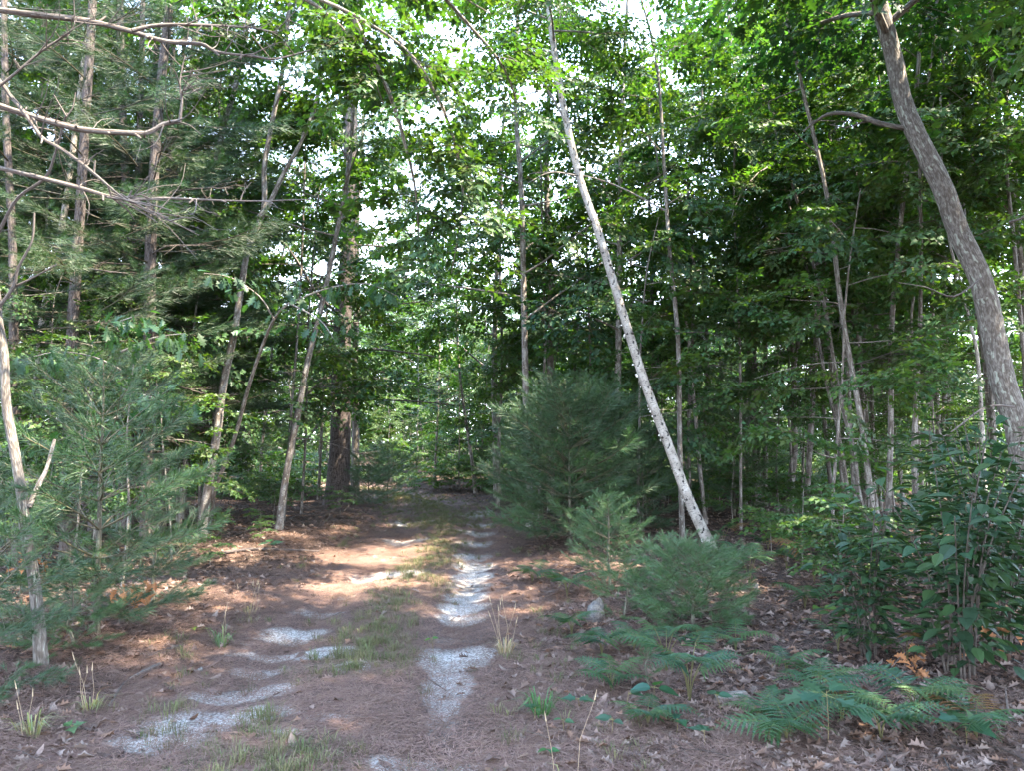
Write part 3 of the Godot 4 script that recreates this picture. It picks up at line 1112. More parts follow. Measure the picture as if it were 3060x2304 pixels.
	fork(o, [V(742, 845), V(690, 915), V(650, 960), V(600, 985)], 19.2, 17.6, 0.05, 0.012, mats.dead, "dead_branch")
	fork(o, [V(748, 700), V(820, 660), V(890, 600), V(950, 560)], 19.4, 18.0, 0.05, 0.01, mats.dead, "dead_branch")
	fork(o, [V(748, 690), V(690, 640), V(640, 560), V(610, 520)], 19.4, 18.4, 0.05, 0.01, mats.dead, "dead_branch")
	dead_branches(o, r[1], 26, 0.2, 0.62, 1.9, 0.15)
	needles_out(o, r[1], 60, 0.62, 3.2)
	# left: sapling at the margin
	r = placed_tree("maple_sapling", "grey lichen-spotted sapling trunk nearest at the left edge", "maple sapling", [V(92, 1460), V(88, 1420), V(80, 1337), V(69, 1229), V(55, 1138), V(45, 1066), V(24, 960), V(14, 874), V(7, 766), V(0, 694), V(-8, 640), V(-30, 500), V(-50, 300)], 5.65, 5.75, 0.047, 0.022, mats.oak, "", 14)
	o = r[0]
	fork(o, [V(-4, 665), V(29, 618), V(40, 578), V(69, 520), V(74, 459)], 5.7, 5.6, 0.014, 0.007, mats.dead)
	fork(o, [V(29, 620), V(70, 600), V(122, 571)], 5.7, 5.6, 0.01, 0.004, mats.dead)
	fork(o, [V(62, 1096), V(83, 1048), V(101, 1012), V(118, 950)], 5.7, 5.9, 0.022, 0.012, mats.grey)
	fork(o, [V(-20, 540), V(0, 495), V(40, 426), V(98, 383), V(119, 332), V(139, 260), V(146, 245)], 5.7, 5.3, 0.014, 0.007, mats.dead)
	fork(o, [V(144, 252), V(128, 225), V(116, 204)], 5.3, 5.25, 0.006, 0.003, mats.dead)
	fork(o, [V(144, 252), V(157, 232), V(163, 199)], 5.3, 5.3, 0.006, 0.003, mats.dead)
	# the pine outside the frame whose dead limbs hang in from the left
	var host := P(-330, 1400, 5.0)
	host = on_ground(host.x, host.z)
	o = thing("white_pine", "pine off the left edge whose bare dead limbs reach in", "pine", host)
	var own := straight_line(13.0, 0.05)
	part("trunk", trunk_mesh(own, 0.2, 0.12, 16), mats.pine, o)
	var hx := host.x
	var limbs := [[[V(-300, -60), V(-120, 0), V(0, 22), V(90, 33), V(163, 42), V(217, 51), V(282, 67), V(361, 90), V(434, 95), V(470, 112), V(542, 121), V(596, 127), V(669, 108)], 5.0, 5.6, 0.027, 0.005],
		[[V(285, 66), V(343, 54), V(434, 54), V(542, 60), V(600, 72)], 5.2, 5.5, 0.014, 0.004],
		[[V(-300, 130), V(-120, 190), V(0, 229), V(54, 246), V(145, 273), V(199, 282), V(289, 287), V(325, 285), V(354, 268), V(390, 260)], 5.0, 5.2, 0.027, 0.012],
		[[V(388, 262), V(393, 217), V(388, 180), V(400, 120)], 5.2, 5.3, 0.011, 0.003],
		[[V(-280, -40), V(-100, 60), V(0, 177), V(22, 206), V(54, 246), V(90, 296), V(134, 322), V(192, 365), V(231, 398), V(271, 430), V(330, 462), V(420, 500)], 4.9, 5.1, 0.019, 0.003],
		[[V(-300, 290), V(-120, 335), V(0, 363), V(90, 384), V(181, 408), V(246, 426), V(307, 430), V(361, 428), V(470, 432), V(564, 434), V(669, 430)], 5.0, 5.3, 0.021, 0.003],
		[[V(-100, 250), V(0, 185), V(90, 110), V(150, 70), V(165, 40)], 4.9, 4.9, 0.01, 0.004]]
	for q in limbs:
		var ln := fork(o, q[0], q[1], q[2], q[3], q[4], mats.dead, "dead_branch")
		for k in 6:
			var sa := along(ln, rr(0.3, 0.85))
			var sd := Vector3(rr(-0.3, 0.6), rr(-1, 1), rr(-1, 1)).normalized()
			var stb := MB.new()
			stb.tube(PackedVector3Array([sa, sa + sd * rr(0.035, 0.09)]), PackedFloat32Array([q[3] * 0.4, q[3] * 0.26]), 6, Color.WHITE)
			part("stub", stb.mesh(), mats.dead, o)
		twigs_on(o, ln, 11, 0.35, 0.98, 0.12, 0.5, 0.005, mats.dead, Vector3(0.7, 0.1, 0))
	for q2 in [V(372, 455), V(365, 470), V(318, 418), V(290, 474), V(430, 508), V(340, 480), V(325, 445), V(300, 440)]:
		fork(o, [V(230 + rr(0, 50), 405 + rr(0, 25)), V(lerpf(260, q2.x, 0.5), lerpf(425, q2.y, 0.5) + rr(-4, 4)), q2], 5.1, 5.1 + rr(-0.2, 0.3), 0.007, 0.003, mats.dead, "twig")
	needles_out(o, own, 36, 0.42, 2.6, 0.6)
	# maple off the left edge whose limb hangs leaves into the top of the picture
	var mh := on_ground(-5.6, -6.6)
	o = thing("overhanging_maple", "maple off the left edge with leafy limbs hanging across the top", "maple", mh)
	own = straight_line(11.0, 0.05)
	part("trunk", trunk_mesh(own, 0.13, 0.05, 12), mats.grey, o)
	for q in [[[V(-160, -60), V(250, -70), V(560, -40), V(760, 30), V(900, 130), V(960, 250)], 6.9, 8.2, 15], [[V(-160, -220), V(300, -220), V(700, -130), V(900, -60), V(1060, 30)], 6.9, 8.8, 13], [[V(560, -40), V(680, 10), V(780, 110), V(830, 230)], 7.6, 8.4, 11], [[V(860, 90), V(940, 200), V(985, 320), V(1000, 430), V(975, 590)], 8.0, 9.6, 19], [[V(880, -90), V(1000, 40), V(1090, 150), V(1130, 270)], 8.2, 9.8, 10], [[V(760, 30), V(840, 200), V(880, 330), V(900, 430), V(905, 560)], 7.9, 9.2, 15]]:
		var ov := fork(o, q[0], q[1], q[2], 0.03, 0.006, mats.grey)
		var ox := []
		var oc := []
		for k in q[3]:
			var sa := rr(0, TAU)
			ox.append(Transform3D(facing(Vector3(sin(sa), rr(-0.8, 0.1), cos(sa)), Vector3(rr(-0.5, 0.5), 1, rr(-0.5, 0.5))).scaled(Vector3.ONE * rr(0.7, 1.0)), along(ov, rr(0.5, 1.0))))
			oc.append(tint(0.7, 1.0))
		tag(many("crown", spray_maple[q[3] % 4], mats.leaf, o, ox, oc), "", "", "", "stuff")
	# left: pine trunks in the dark stand
	var stand := [["straight brown pine trunk crossing behind the dead limbs", [V(318, 1100), V(322, 800), V(328, 560), V(334, 420), V(341, 300), V(355, 108), V(372, -80), V(380, -300)], 10.8, 0.095, mats.pine],
		["dim pine trunk left of the brown one under the dead limbs", [V(148, 1080), V(152, 900), V(155, 730), V(160, 603), V(176, 434), V(186, 250), V(196, 20), V(204, -250)], 10.0, 0.09, mats.pine],
		["mottled pale grey trunk leaning right in the left stand", [V(62, 1050), V(75, 880), V(87, 766), V(98, 675), V(113, 603), V(139, 452), V(160, 300), V(190, 60)], 12.0, 0.075, mats.birch],
		["dark slanting pine trunk just left of the slanting maple", [V(352, 1090), V(372, 800), V(396, 640), V(423, 542), V(445, 416), V(466, 343), V(488, 253), V(510, 173), V(540, 20), V(560, -140)], 14.0, 0.075, mats.grey],
		["broad dim trunk low behind the left saplings", [V(276, 1110), V(278, 950), V(276, 830), V(274, 640), V(270, 430), V(262, 100), V(258, -250)], 12.6, 0.1, mats.pine],
		["thin dark trunk between the broad trunk and slanting maple", [V(352, 1120), V(346, 990), V(350, 870), V(358, 790), V(366, 640), V(368, 420), V(374, 100)], 13.2, 0.055, mats.pine],
		["slim black stem close left of the slanting maple's foot", [V(432, 1130), V(432, 1000), V(436, 880), V(440, 760), V(446, 600), V(452, 300)], 16.0, 0.04, mats.grey],
		["slim dark trunk at the far left margin of the pine stand", [V(38, 1090), V(34, 900), V(30, 700), V(24, 500), V(14, 200), V(8, -200)], 9.5, 0.07, mats.pine]]
	for q in stand:
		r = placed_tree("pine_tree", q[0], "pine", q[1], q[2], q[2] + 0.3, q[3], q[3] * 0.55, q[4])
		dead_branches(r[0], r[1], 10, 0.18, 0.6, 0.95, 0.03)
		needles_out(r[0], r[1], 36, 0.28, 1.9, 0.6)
	# thin stems around the bend
	var thin := [["thin grey stem left of the red pine", [V(652, 1090), V(660, 940), V(664, 800), V(668, 660), V(690, 400)], 17.0, 0.035], ["second thin stem close left of the red pine", [V(688, 1085), V(694, 930), V(702, 800), V(706, 640), V(712, 380)], 21.0, 0.045], ["leaning thin stem in the dark hollow at the bend", [V(1028, 1064), V(1018, 990), V(1004, 900), V(990, 780), V(985, 600)], 24.0, 0.06], ["thin stem hidden in the dark hollow left of the leaning one", [V(938, 1062), V(942, 980), V(946, 880), V(950, 700)], 26.0, 0.05], ["black stem rising beside the verge trunk", [V(612, 1120), V(622, 1000), V(630, 880), V(640, 760), V(652, 560), V(660, 300)], 15.5, 0.035], ["grey stem over the young pine at the right of the bend", [V(1075, 1080), V(1080, 920), V(1084, 760), V(1080, 560), V(1086, 320)], 19.0, 0.05], ["dim stem above the tall young pine left of the birch", [V(1165, 1080), V(1170, 900), V(1178, 740), V(1172, 560), V(1168, 300)], 16.5, 0.04], ["stem between young pine and birch with bare twigs", [V(1240, 1070), V(1236, 900), V(1244, 760), V(1250, 620), V(1240, 400)], 21.0, 0.05]]
	for q in thin:
		r = placed_tree("thin_tree", q[0], "tree", q[1], q[2], q[2] + 0.2, q[3], q[3] * 0.5, mats.grey)
		dead_branches(r[0], r[1], 5, 0.15, 0.5, 0.7)
		leaf_out(r[0], r[1], q[3], mats.grey, spray_maple, 3 if q[2] > 23.0 else 10, 0.45, 1.0 if q[2] > 23.0 else 2.0, 5 if q[2] > 23.0 else 8, 1.0, 0.25)


# a branch carrying large leaves, each a piece of its own
func big_leaves(o: Node3D, spots: Array, d0: float, d1: float, count: int, size: float, outline := OAK, base := G_OAK, mat: Material = null) -> void:
	var own := fork(o, spots, d0, d1, 0.012, 0.003, mats.grey)
	var kinds := []
	for k in 4:
		var b := MB.new()
		b.tube(PackedVector3Array([Vector3(0, 0.004, -0.25 * size), Vector3.ZERO]), taper(2, 0.0014, 0.0012), 3, Color(0.12, 0.13, 0.05), 0, 1, null, false)
		b.leaf(Transform3D(), outline, size, rr(0.05, 0.35), rr(0.05, 0.4), green(base, 0.2))
		kinds.append(b.mesh())
	for k in count:
		var f := rr(0.1, 1.0)
		var a := along(own, f)
		var ang := rr(0, TAU)
		var off := Vector3(sin(ang), rr(-0.5, 0.4), cos(ang)) * rr(0.05, 0.42) * (1.1 - 0.4 * f)
		var ld := Vector3(off.x + rr(-0.3, 0.3), rr(-0.75, 0.0), off.z + rr(-0.3, 0.3)).normalized()
		part("leaf", kinds[k % 4], mat if mat else mats.leaf, o, Transform3D(facing(ld, Vector3(rr(-0.4, 0.4), 1, rr(-0.4, 0.6))).scaled(Vector3.ONE * rr(0.65, 1.15)), a + off))


# views that the photograph keeps open: across from/to, as far as
const CLEAR := [[690.0, 900.0, 24.0], [480.0, 700.0, 22.0], [1690.0, 1735.0, 16.8], [1355.0, 1420.0, 17.0], [1000.0, 1040.0, 20.0], [1440.0, 1640.0, 14.5]]
const ORDER := ["first", "second", "third", "fourth", "fifth", "sixth", "seventh", "eighth", "ninth", "tenth", "eleventh", "twelfth", "thirteenth", "fourteenth", "fifteenth", "sixteenth", "seventeenth", "eighteenth", "nineteenth", "twentieth", "twenty-first", "twenty-second", "twenty-third", "twenty-fourth", "twenty-fifth", "twenty-sixth", "twenty-seventh", "twenty-eighth"]


# alike things in a row: each is told apart by its place among them
func in_order(made: Array, phrase: String) -> void:
	made.sort_custom(func(a, b): return a.position.x / a.position.z > b.position.x / b.position.z)
	for k in made.size():
		made[k].set_meta("label", "%s from left of the %s" % [ORDER[k], phrase])


func build_forest() -> void:
	rng.seed = 404
	# prototypes: the first of each stands where its own label says
	var tall := []
	var tall_at := [Vector2(8.6, 19.0), Vector2(-11.5, 17.0), Vector2(12.5, 17.0), Vector2(5.8, 18.6), Vector2(-10.5, 13.5)]
	var tall_labels := ["tall maple with open crown in the thicket right of the birch", "tall maple behind the pine stand left of the red pine", "tall maple beyond the leaning oak at the right", "tall maple deep behind the sunlit forked trunk", "tall maple at the far left beyond the pine stand"]
	for k in 5:
		var at := on_ground(tall_at[k].x, -tall_at[k].y)
		var o := thing("forest_maple", tall_labels[k], "maple", at)
		var line := straight_line(rr(11.5, 14.5), 0.18, 0.05)
		var r := rr(0.08, 0.13)
		part("trunk", trunk_mesh(line, r, r * 0.35), mats.grey, o)
		leaf_out(o, line, r, mats.grey, spray_oak if k == 2 else spray_maple, 20, 0.3, 3.4, 8, 1.1)
		tall.append(o)
	var sap := []
	var sap_at := [Vector2(2.2, 13.5), Vector2(-7.4, 18.5), Vector2(4.3, 10.5), Vector2(-6.4, 12.0), Vector2(0.9, 19.0)]
	var sap_labels := ["leafy maple sapling behind the leaning birch's foot", "leafy birch sapling deep left between the slanting maple and red pine", "leafy maple sapling under the leaning oak's crown", "leafy maple sapling among the left pine trunks", "leafy maple sapling overhanging the track's right side at the bend"]
	for k in 5:
		var at2 := on_ground(sap_at[k].x, -sap_at[k].y)
		var o2 := thing("leafy_sapling", sap_labels[k], "maple sapling", at2)
		var line2 := straight_line(rr(4.2, 6.2), 0.15, 0.12)
		part("trunk", trunk_mesh(line2, rr(0.022, 0.035), 0.008, 8, 0.1), mats.grey, o2)
		leaf_out(o2, line2, 0.03, mats.grey, spray_birch if k % 2 == 1 else spray_maple, 14, 0.26, 1.6, 6, 0.85, 0.2)
		sap.append(o2)
	var pin := []
	var pin_at := [Vector2(-7.4, 15.5), Vector2(-9.5, 10.0), Vector2(6.3, 20.0)]
	var pin_labels := ["white pine in the dark stand left of the track", "white pine at the far left behind the young pines", "white pine deep in the right-hand thicket"]
	for k in 3:
		var at3 := on_ground(pin_at[k].x, -pin_at[k].y)
		var o3 := thing("stand_pine", pin_labels[k], "pine", at3)
		var line3 := straight_line(rr(11.0, 13.5), 0.08)
		var r3 := rr(0.09, 0.12)
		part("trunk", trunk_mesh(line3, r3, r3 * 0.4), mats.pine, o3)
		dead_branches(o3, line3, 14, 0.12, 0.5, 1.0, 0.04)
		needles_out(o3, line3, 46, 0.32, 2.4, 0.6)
		pin.append(o3)
	var pole := []
	var pole_at := [Vector2(2.7, 12.4), Vector2(-5.6, 14.6), Vector2(6.0, 11.6)]
	var pole_labels := ["bare slender stem just right of the birch's lower trunk", "bare slender stem between the slanting maple and the pines", "bare slender stem left of the leaning oak's foot"]
	for k in 3:
		var o4 := thing("slender_tree", pole_labels[k], "tree", on_ground(pole_at[k].x, -pole_at[k].y))
		var line4 := straight_line(rr(8.5, 10.5), 0.16, 0.08)
		var r4 := rr(0.032, 0.046)
		part("trunk", trunk_mesh(line4, r4, r4 * 0.4, 9), mats.grey, o4)
		dead_branches(o4, line4, 7, 0.12, 0.55, 0.6, 0.01)
		leaf_out(o4, line4, r4, mats.grey, spray_maple, 9, 0.55, 1.4, 5, 0.95, 0.3)
		pole.append(o4)
	# stands of alike trees: kind, count, across from/to, away from/to, size from/to, label, group, clear of the track by
	var stands := [
		[tall, 3, 5.5, 13.0, 14.0, 21.0, .85, 1.1, "maples crowding the thicket right of the birch", "maples in the right-hand thicket", 4.0],
		[pin, 13, -15.0, -5.2, 10.5, 20.0, .85, 1.1, "pines crowding the dark stand left of the track", "pines in the left stand", 3.4],
		[sap, 14, 1.6, 11.0, 13.0, 23.0, .8, 1.2, "maple saplings in the thicket right of the birch", "saplings in the right-hand thicket", 2.4],
		[sap, 12, -10.0, -3.6, 13.0, 23.0, .8, 1.15, "thin maple saplings in the shade left of the track", "saplings left of the track", 2.4],
		[sap, 12, 2.0, 7.0, 26.0, 38.0, 1.0, 1.5, "small maples closing the view beyond the bend", "maples beyond the bend", 2.2],
		[sap, 14, -18.0, -6.0, 30.0, 40.0, 1.1, 1.7, "maples in the bright clearing beyond the red pine", "maples in the bright clearing", 2.0],
		[sap, 18, 4.0, 18.0, 23.0, 38.0, 1.0, 1.7, "young maples far behind the right-hand thicket", "maples far right", 2.0],
		[pole, 28, 1.9, 12.0, 11.5, 24.0, .8, 1.3, "slender bare stems in the thicket right of the birch", "bare stems in the right-hand thicket", 2.6],
		[pole, 16, 2.2, 7.5, 10.5, 15.5, .7, 1.1, "near thin stems between the birch and the oak", "near stems right of the birch", 2.6],
		[pole, 14, -11.0, -3.6, 13.0, 24.0, .8, 1.3, "slender bare stems in the dark stand left of the track", "bare stems left of the track", 2.2],
		[pole, 9, -1.4, 0.8, 25.0, 30.0, .45, .65, "slender stems in the dark hollow beyond the bend", "stems in the dark hollow", 1.6],
		[tall, 18, -30.0, 30.0, 40.0, 58.0, .8, 1.1, "tall trees far back in the woods ahead", "trees far back", 0.0],
		[tall, 4, -9.0, -3.2, -9.0, 2.0, .9, 1.1, "tall maple beside the track's start, out of the photo", "trees near the track's start", 2.4],
		[tall, 4, 3.0, 11.0, -8.0, 3.0, .9, 1.1, "tall maple on the sunny side of the track's start", "trees on the sunny side", 3.0],
	]
	var special := [[3, 0.35, 14.8, 0.95, "tall maple with wide crown behind the big bushy young pine"], [0, 0.9, 17.5, 1.0, "tall maple arching over the track's right side at the bend"], [1, -4.5, 22.3, 1.0, "tall maple right behind the red pine"], [1, -6.0, 43.0, 1.1, "tall maple beyond the bright clearing"], [2, -1.6, 41.0, 1.15, "tall maple far beyond the bend"], [2, 2.0, 14.8, 0.9, "tall maple right of the wide-crowned one behind the birch"], [4, -8.2, 24.0, 0.95, "tall maple left behind the red pine"], [0, 0.5, 37.0, 1.1, "tall maple straight ahead beyond the bend"], [3, -13.5, 34.0, 1.0, "tall maple at the far side of the bright clearing"],
		[1, 7.0, 6.4, 0.92, "tall maple just outside the right edge whose crown reaches in"], [4, 5.0, 0.9, 0.95, "tall maple right of the track's start"], [2, 10.8, 8.2, 1.0, "tall maple outside the right edge behind the leaning oak"], [0, 5.6, 3.6, 1.0, "tall maple right of the photo beside the cherry shrub"], [2, 9.8, 5.6, 1.05, "tall maple far right of the photo"]]
	special.append([1, -0.4, 21.6, 0.9, "tall maple at the right rim of the bend, crown over the track"])
	special.append([3, 4.3, 3.0, 0.8, "smaller maple just right of the photo's lower right corner"])
	special.append([1, 4.4, 4.6, 1.3, "big spreading maple outside the right edge, shading the track"])
	special.append([3, -4.9, 3.6, 1.2, "big spreading maple outside the left edge"])
	special.append([3, -4.2, 0.4, 0.95, "tall maple left of the photo beside the track's start"])
	special.append([0, 3.1, 1.4, 0.95, "tall maple right of the photo beside the track's start"])
	special.append([1, -5.4, -2.6, 1.0, "tall maple behind the photo on the left"])
	var lit := [[0, -3.9, 31.6, 1.3, "sunlit maple sapling right of the red pine at the bright bend"], [2, -5.3, 33.0, 1.4, "sunlit maple sapling second right of the red pine"], [4, -2.9, 34.2, 1.5, "sunlit maple behind the one at the bright bend"], [2, -6.8, 31.2, 1.2, "sunlit maple sapling just behind the red pine"], [1, -4.7, 30.2, 0.8, "sunlit small-leaved sapling between the red pine and the bend"], [2, -2.3, 29.6, 0.6, "short sunlit sapling at the left rim of the dark hollow"], [0, -5.6, 36.5, 1.6, "sunlit tall sapling deepest in the bright clearing"], [0, -8.4, 30.4, 1.2, "sunlit maple sapling left behind the red pine"], [4, -0.6, 27.6, 0.95, "leafy maple over the dark hollow at the bend"], [0, 0.6, 28.4, 1.2, "leafy maple right behind the dark hollow"], [2, 0.8, 24.6, 1.0, "leafy maple at the right side of the dark hollow"]]
	lit.append_array([[0, -5.2, 9.3, 0.55, "short leafy maple behind the tall young pine at left"], [2, -4.6, 10.6, 0.62, "short leafy maple left of the slanting maple's foot"], [4, -6.3, 10.2, 0.7, "leafy maple at the left edge under the pines"], [2, -6.6, 8.9, 0.6, "leafy maple cut by the left edge behind the margin sapling"], [0, -1.7, 25.2, 0.8, "low leafy maple closing the dark hollow, left one"], [4, -0.7, 25.9, 0.85, "low leafy maple closing the dark hollow, right one"]])
	for q in lit:
		copy(sap[q[0]], q[4], on_ground(q[1], -q[2]), rr(0, TAU), q[3], "", 0.03)
	for q in special:
		copy(tall[q[0]], q[4], on_ground(q[1], -q[2]), rr(0, TAU), q[3], "", 0.03)
	for s in stands:
		var put := []
		var made := []
		var tries := 0
		while put.size() < s[1] and tries < 900:
			tries += 1
			var x := rr(s[2], s[3])
			var d := rr(s[4], s[5])
			if absf(x - path_x(d)) < s[10]:
				continue
			var seen := 512.0 + x / maxf(d, 0.1) * FOCAL
			var blocked := false
			for q in CLEAR:
				if d > 0.0 and d < q[2] and seen > q[0] * 0.463 - 500.0 / d and seen < q[1] * 0.463 + 500.0 / d:
					blocked = true
			if blocked:
				continue
			if d < 9.0 and d > 0.0 and absf(x) < d * 0.66 + 0.9:
				continue
			var ok := true
			for p in put:
				if p.distance_to(Vector2(x, d)) < 1.2:
					ok = false
			if not ok:
				continue
			put.append(Vector2(x, d))
			var kinds: Array = s[0]
			made.append(copy(kinds[rng.randi() % kinds.size()], s[8], on_ground(x, -d), rr(0, TAU), rr(s[6], s[7]), s[9], 0.07))
		if s[5] > 6.0:
			in_order(made, s[8])
	# low green growth under the far trees: nobody could count it
	var ux := [[], [], [], []]
	var uc := [[], [], [], []]
	for k in 7600:
		var d := 21.0 + pow(rng.randf(), 1.3) * 32.0
		var x := rr(-1.1, 1.1) * d
		if absf(x - path_x(d)) < 1.7 or (d < 25.0 and absf(x - path_x(d)) < 2.6):
			continue
		var m := rng.randi() % 4
		var sa := rr(0, TAU)
		var q := on_ground(x, -d)
		q.y += pow(rng.randf(), 1.6) * lerpf(0.7, 2.4, clampf((d - 22.0) / 12.0, 0, 1)) + 0.05
		ux[m].append(Transform3D(facing(Vector3(sin(sa), rr(-0.3, 0.5), cos(sa)), Vector3(rr(-0.5, 0.5), 1, rr(-0.5, 0.5))).scaled(Vector3.ONE * rr(0.5, 1.1)), q))
		uc[m].append(tint(0.75, 1.25))
	var under := Node3D.new()
	under.name = "undergrowth"
	add_child(under)
	tag(under, "low green undergrowth hiding the ground beyond the bend", "undergrowth", "", "stuff")
	for m in 4:
		tag(many("leaves", spray_maple[m], mats.leaf, under, ux[m], uc[m]), "", "", "", "stuff")
	# the woods behind everything: one mass
	var xs := [[], [], [], []]
	var cs := [[], [], [], []]
	for k in 5200:
		var az := rr(-1.15, 1.15)
		var dist := rr(56, 84)
		var q := Vector3(sin(az) * dist, 0, -cos(az) * dist)
		var top := 11.0 + 5.0 * n_low.get_noise_2d(q.x * 0.9, q.z * 0.9)
		q.y = rr(0.3, top)
		var m := rng.randi() % 4
		var sa := rr(0, TAU)
		xs[m].append(Transform3D(facing(Vector3(sin(sa), rr(-0.4, 0.3), cos(sa)), Vector3(rr(-0.4, 0.4), 1, rr(-0.4, 0.4))).scaled(Vector3.ONE * rr(2.0, 3.4)), q))
		cs[m].append(tint(0.6, 1.2))
	var far := Node3D.new()
	far.name = "distant_woods"
	add_child(far)
	tag(far, "mass of green leaves of the far woods filling the gaps between trunks", "woods", "", "stuff")
	for m2 in 4:
		tag(many("foliage", spray_maple[m2], mats.leaf, far, xs[m2], cs[m2]), "", "", "", "stuff")
	var tb := MB.new()
	for k in 150:
		var az2 := rr(-1.1, 1.1)
		var dist2 := rr(54, 86)
		var q2 := Vector3(sin(az2) * dist2, -0.2, -cos(az2) * dist2)
		tb.tube(PackedVector3Array([q2, q2 + Vector3(rr(-0.5, 0.5), 5, 0), q2 + Vector3(rr(-1, 1), 11, 0)]), taper(3, rr(0.09, 0.2), 0.05), 6, Color.WHITE)
	tag(part("trunks", tb.mesh(), mats.grey, far), "", "", "", "stuff")


func young_pine(called: String, label: String, at: Vector3, h: float, w: float, whorls: int, per: int, shape := 1.0, shade := 1.0) -> Node3D:
	var o := thing(called, label, "young pine", at)
	var line := PackedVector3Array()
	for k in 6:
		line.append(Vector3(rr(-0.02, 0.02), k / 5.0 * h - 0.05, rr(-0.02, 0.02)))
	var b := MB.new()
	b.tube(smooth_curve(line, 3), taper(16, 0.012 + h * 0.008, 0.004), 7, Color(0.55, 0.58, 0.48), 0.05, 1.0, n_fine)
	part("stem", b.mesh(), mats.grey, o)
	var kinds: Array = bough if shade > 0.9 else (bough_shaded if shade < 0.7 else [bough_shaded[0], bough[1], bough_shaded[2]])  # low shade picks boughs with shade painted into their colour
	var turn := rr(0, TAU)
	for k in whorls:
		var f := lerpf(0.08, 0.9, float(k) / (whorls - 1))
		var a := along(line, f)
		var reach := w * 0.5 * clampf(sin((1.0 - f) * 2.2 + 0.25) * 1.05, 0.22, 1.0) * shape
		for q in per:
			turn += TAU / per + rr(-0.25, 0.25)
			var dir := Vector3(sin(turn), lerpf(0.05, 0.75, f) + rr(-0.1, 0.15), cos(turn))
			var s := reach / 0.72 * rr(0.8, 1.15)
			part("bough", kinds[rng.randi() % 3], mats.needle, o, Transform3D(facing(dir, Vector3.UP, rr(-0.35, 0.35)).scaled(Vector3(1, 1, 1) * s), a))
	for q in 3:
		part("bough", kinds[q], mats.needle, o, Transform3D(facing(Vector3(rr(-0.3, 0.3), 1, rr(-0.3, 0.3)), Vector3.BACK).scaled(Vector3.ONE * clampf(w * 0.2, 0.16, 0.4)), along(line, 0.88)))
	return o


func build_young_pines() -> void:
	rng.seed = 505
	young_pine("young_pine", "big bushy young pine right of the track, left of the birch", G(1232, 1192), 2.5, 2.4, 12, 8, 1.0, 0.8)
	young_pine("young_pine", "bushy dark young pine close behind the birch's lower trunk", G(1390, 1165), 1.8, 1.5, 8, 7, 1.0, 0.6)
	young_pine("young_pine", "pointed young pine in front of the big bushy one", G(1318, 1290), 1.05, 0.85, 8, 6)
	young_pine("young_pine", "low wide young pine growing at the birch's foot", G(1492, 1378), 0.66, 1.15, 6, 9)
	young_pine("young_pine", "small young pine left of the one at the birch's foot", G(1352, 1352), 0.5, 0.7, 4, 5)
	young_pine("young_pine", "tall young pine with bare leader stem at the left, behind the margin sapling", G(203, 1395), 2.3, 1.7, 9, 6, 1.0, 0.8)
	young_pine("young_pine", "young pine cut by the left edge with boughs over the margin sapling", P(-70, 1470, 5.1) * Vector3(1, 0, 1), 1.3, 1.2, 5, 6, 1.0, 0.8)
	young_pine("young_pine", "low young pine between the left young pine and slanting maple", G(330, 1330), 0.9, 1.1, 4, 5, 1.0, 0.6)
	young_pine("young_pine", "knee-high young pine under the margin sapling at the left", G(150, 1425), 0.55, 0.9, 4, 6)
	young_pine("young_pine", "bright feathery young pine at the red pine's right foot", G(796, 1094), 1.35, 1.4, 6, 7)
	young_pine("young_pine", "second feathery young pine behind the one at the red pine's foot", P(838, 1078, 22.5) * Vector3(1, 0, 1), 1.6, 1.6, 6, 7)
	young_pine("young_pine", "pale young pine in the thicket between birch and sunlit trunk", P(1585, 1100, 16.5) * Vector3(1, 0, 1), 3.6, 1.9, 9, 6)
	young_pine("young_pine", "tiny pine seedling among the ferns by the track", G(1402, 1500), 0.26, 0.3, 3, 4)


func fern_frond(length: float, base: Color) -> ArrayMesh:
	var b := MB.new()
	var pairs := 13
	for k in pairs:
		var f := (k + 0.5) / pairs
		var z := f * length
		var y := 0.18 * sin(f * 2.2) * length - 0.22 * f * f * length
		var pl := length * 0.46 * pow(1.0 - f, 0.75) * rr(0.9, 1.1)
		for s in [-1.0, 1.0]:
			var ang: float = s * lerpf(1.3, 0.9, f)
			var dir := Vector3(sin(ang), rr(-0.18, 0.0), cos(ang)).normalized()
			var side := Vector3(dir.z, 0.05, -dir.x)
			var at := Vector3(0, y, z)
			var tipp := at + dir * pl + Vector3(0, -0.15 * pl, 0)
			var midp := at + dir * pl * 0.4
			b.tri(at, midp + side * pl * 0.065, tipp, green(base, 0.1))
			b.tri(at, tipp, midp - side * pl * 0.065, green(base, 0.1))
			var n := maxi(3, int(pl / 0.016))
			for q in n:
				var g := (q + 0.5) / n
				var c := at + dir * pl * g + Vector3(0, -0.15 * g * g * pl, 0)
				var ww := pl * 0.2 * (1.05 - g)
				var hw := dir * pl / n * 0.5
				var col := green(base, 0.18)
				for e in [-1.0, 1.0]:
					var tip: Vector3 = c + side * e * ww + dir * ww * 0.35
					if e > 0:
						b.tri(c - hw, tip, c + hw, col)
					else:
						b.tri(c - hw, c + hw, tip, col)
	var rachis := PackedVector3Array()
	for k in 9:
		var f2 := k / 8.0
		rachis.append(Vector3(0, 0.18 * sin(f2 * 2.2) * length - 0.22 * f2 * f2 * length - 0.002, f2 * length))
	b.tube(rachis, taper(9, 0.0026, 0.0008), 4, Color(0.14, 0.15, 0.05), 0, 1, null, false)
	return b.mesh()


var fronds := []


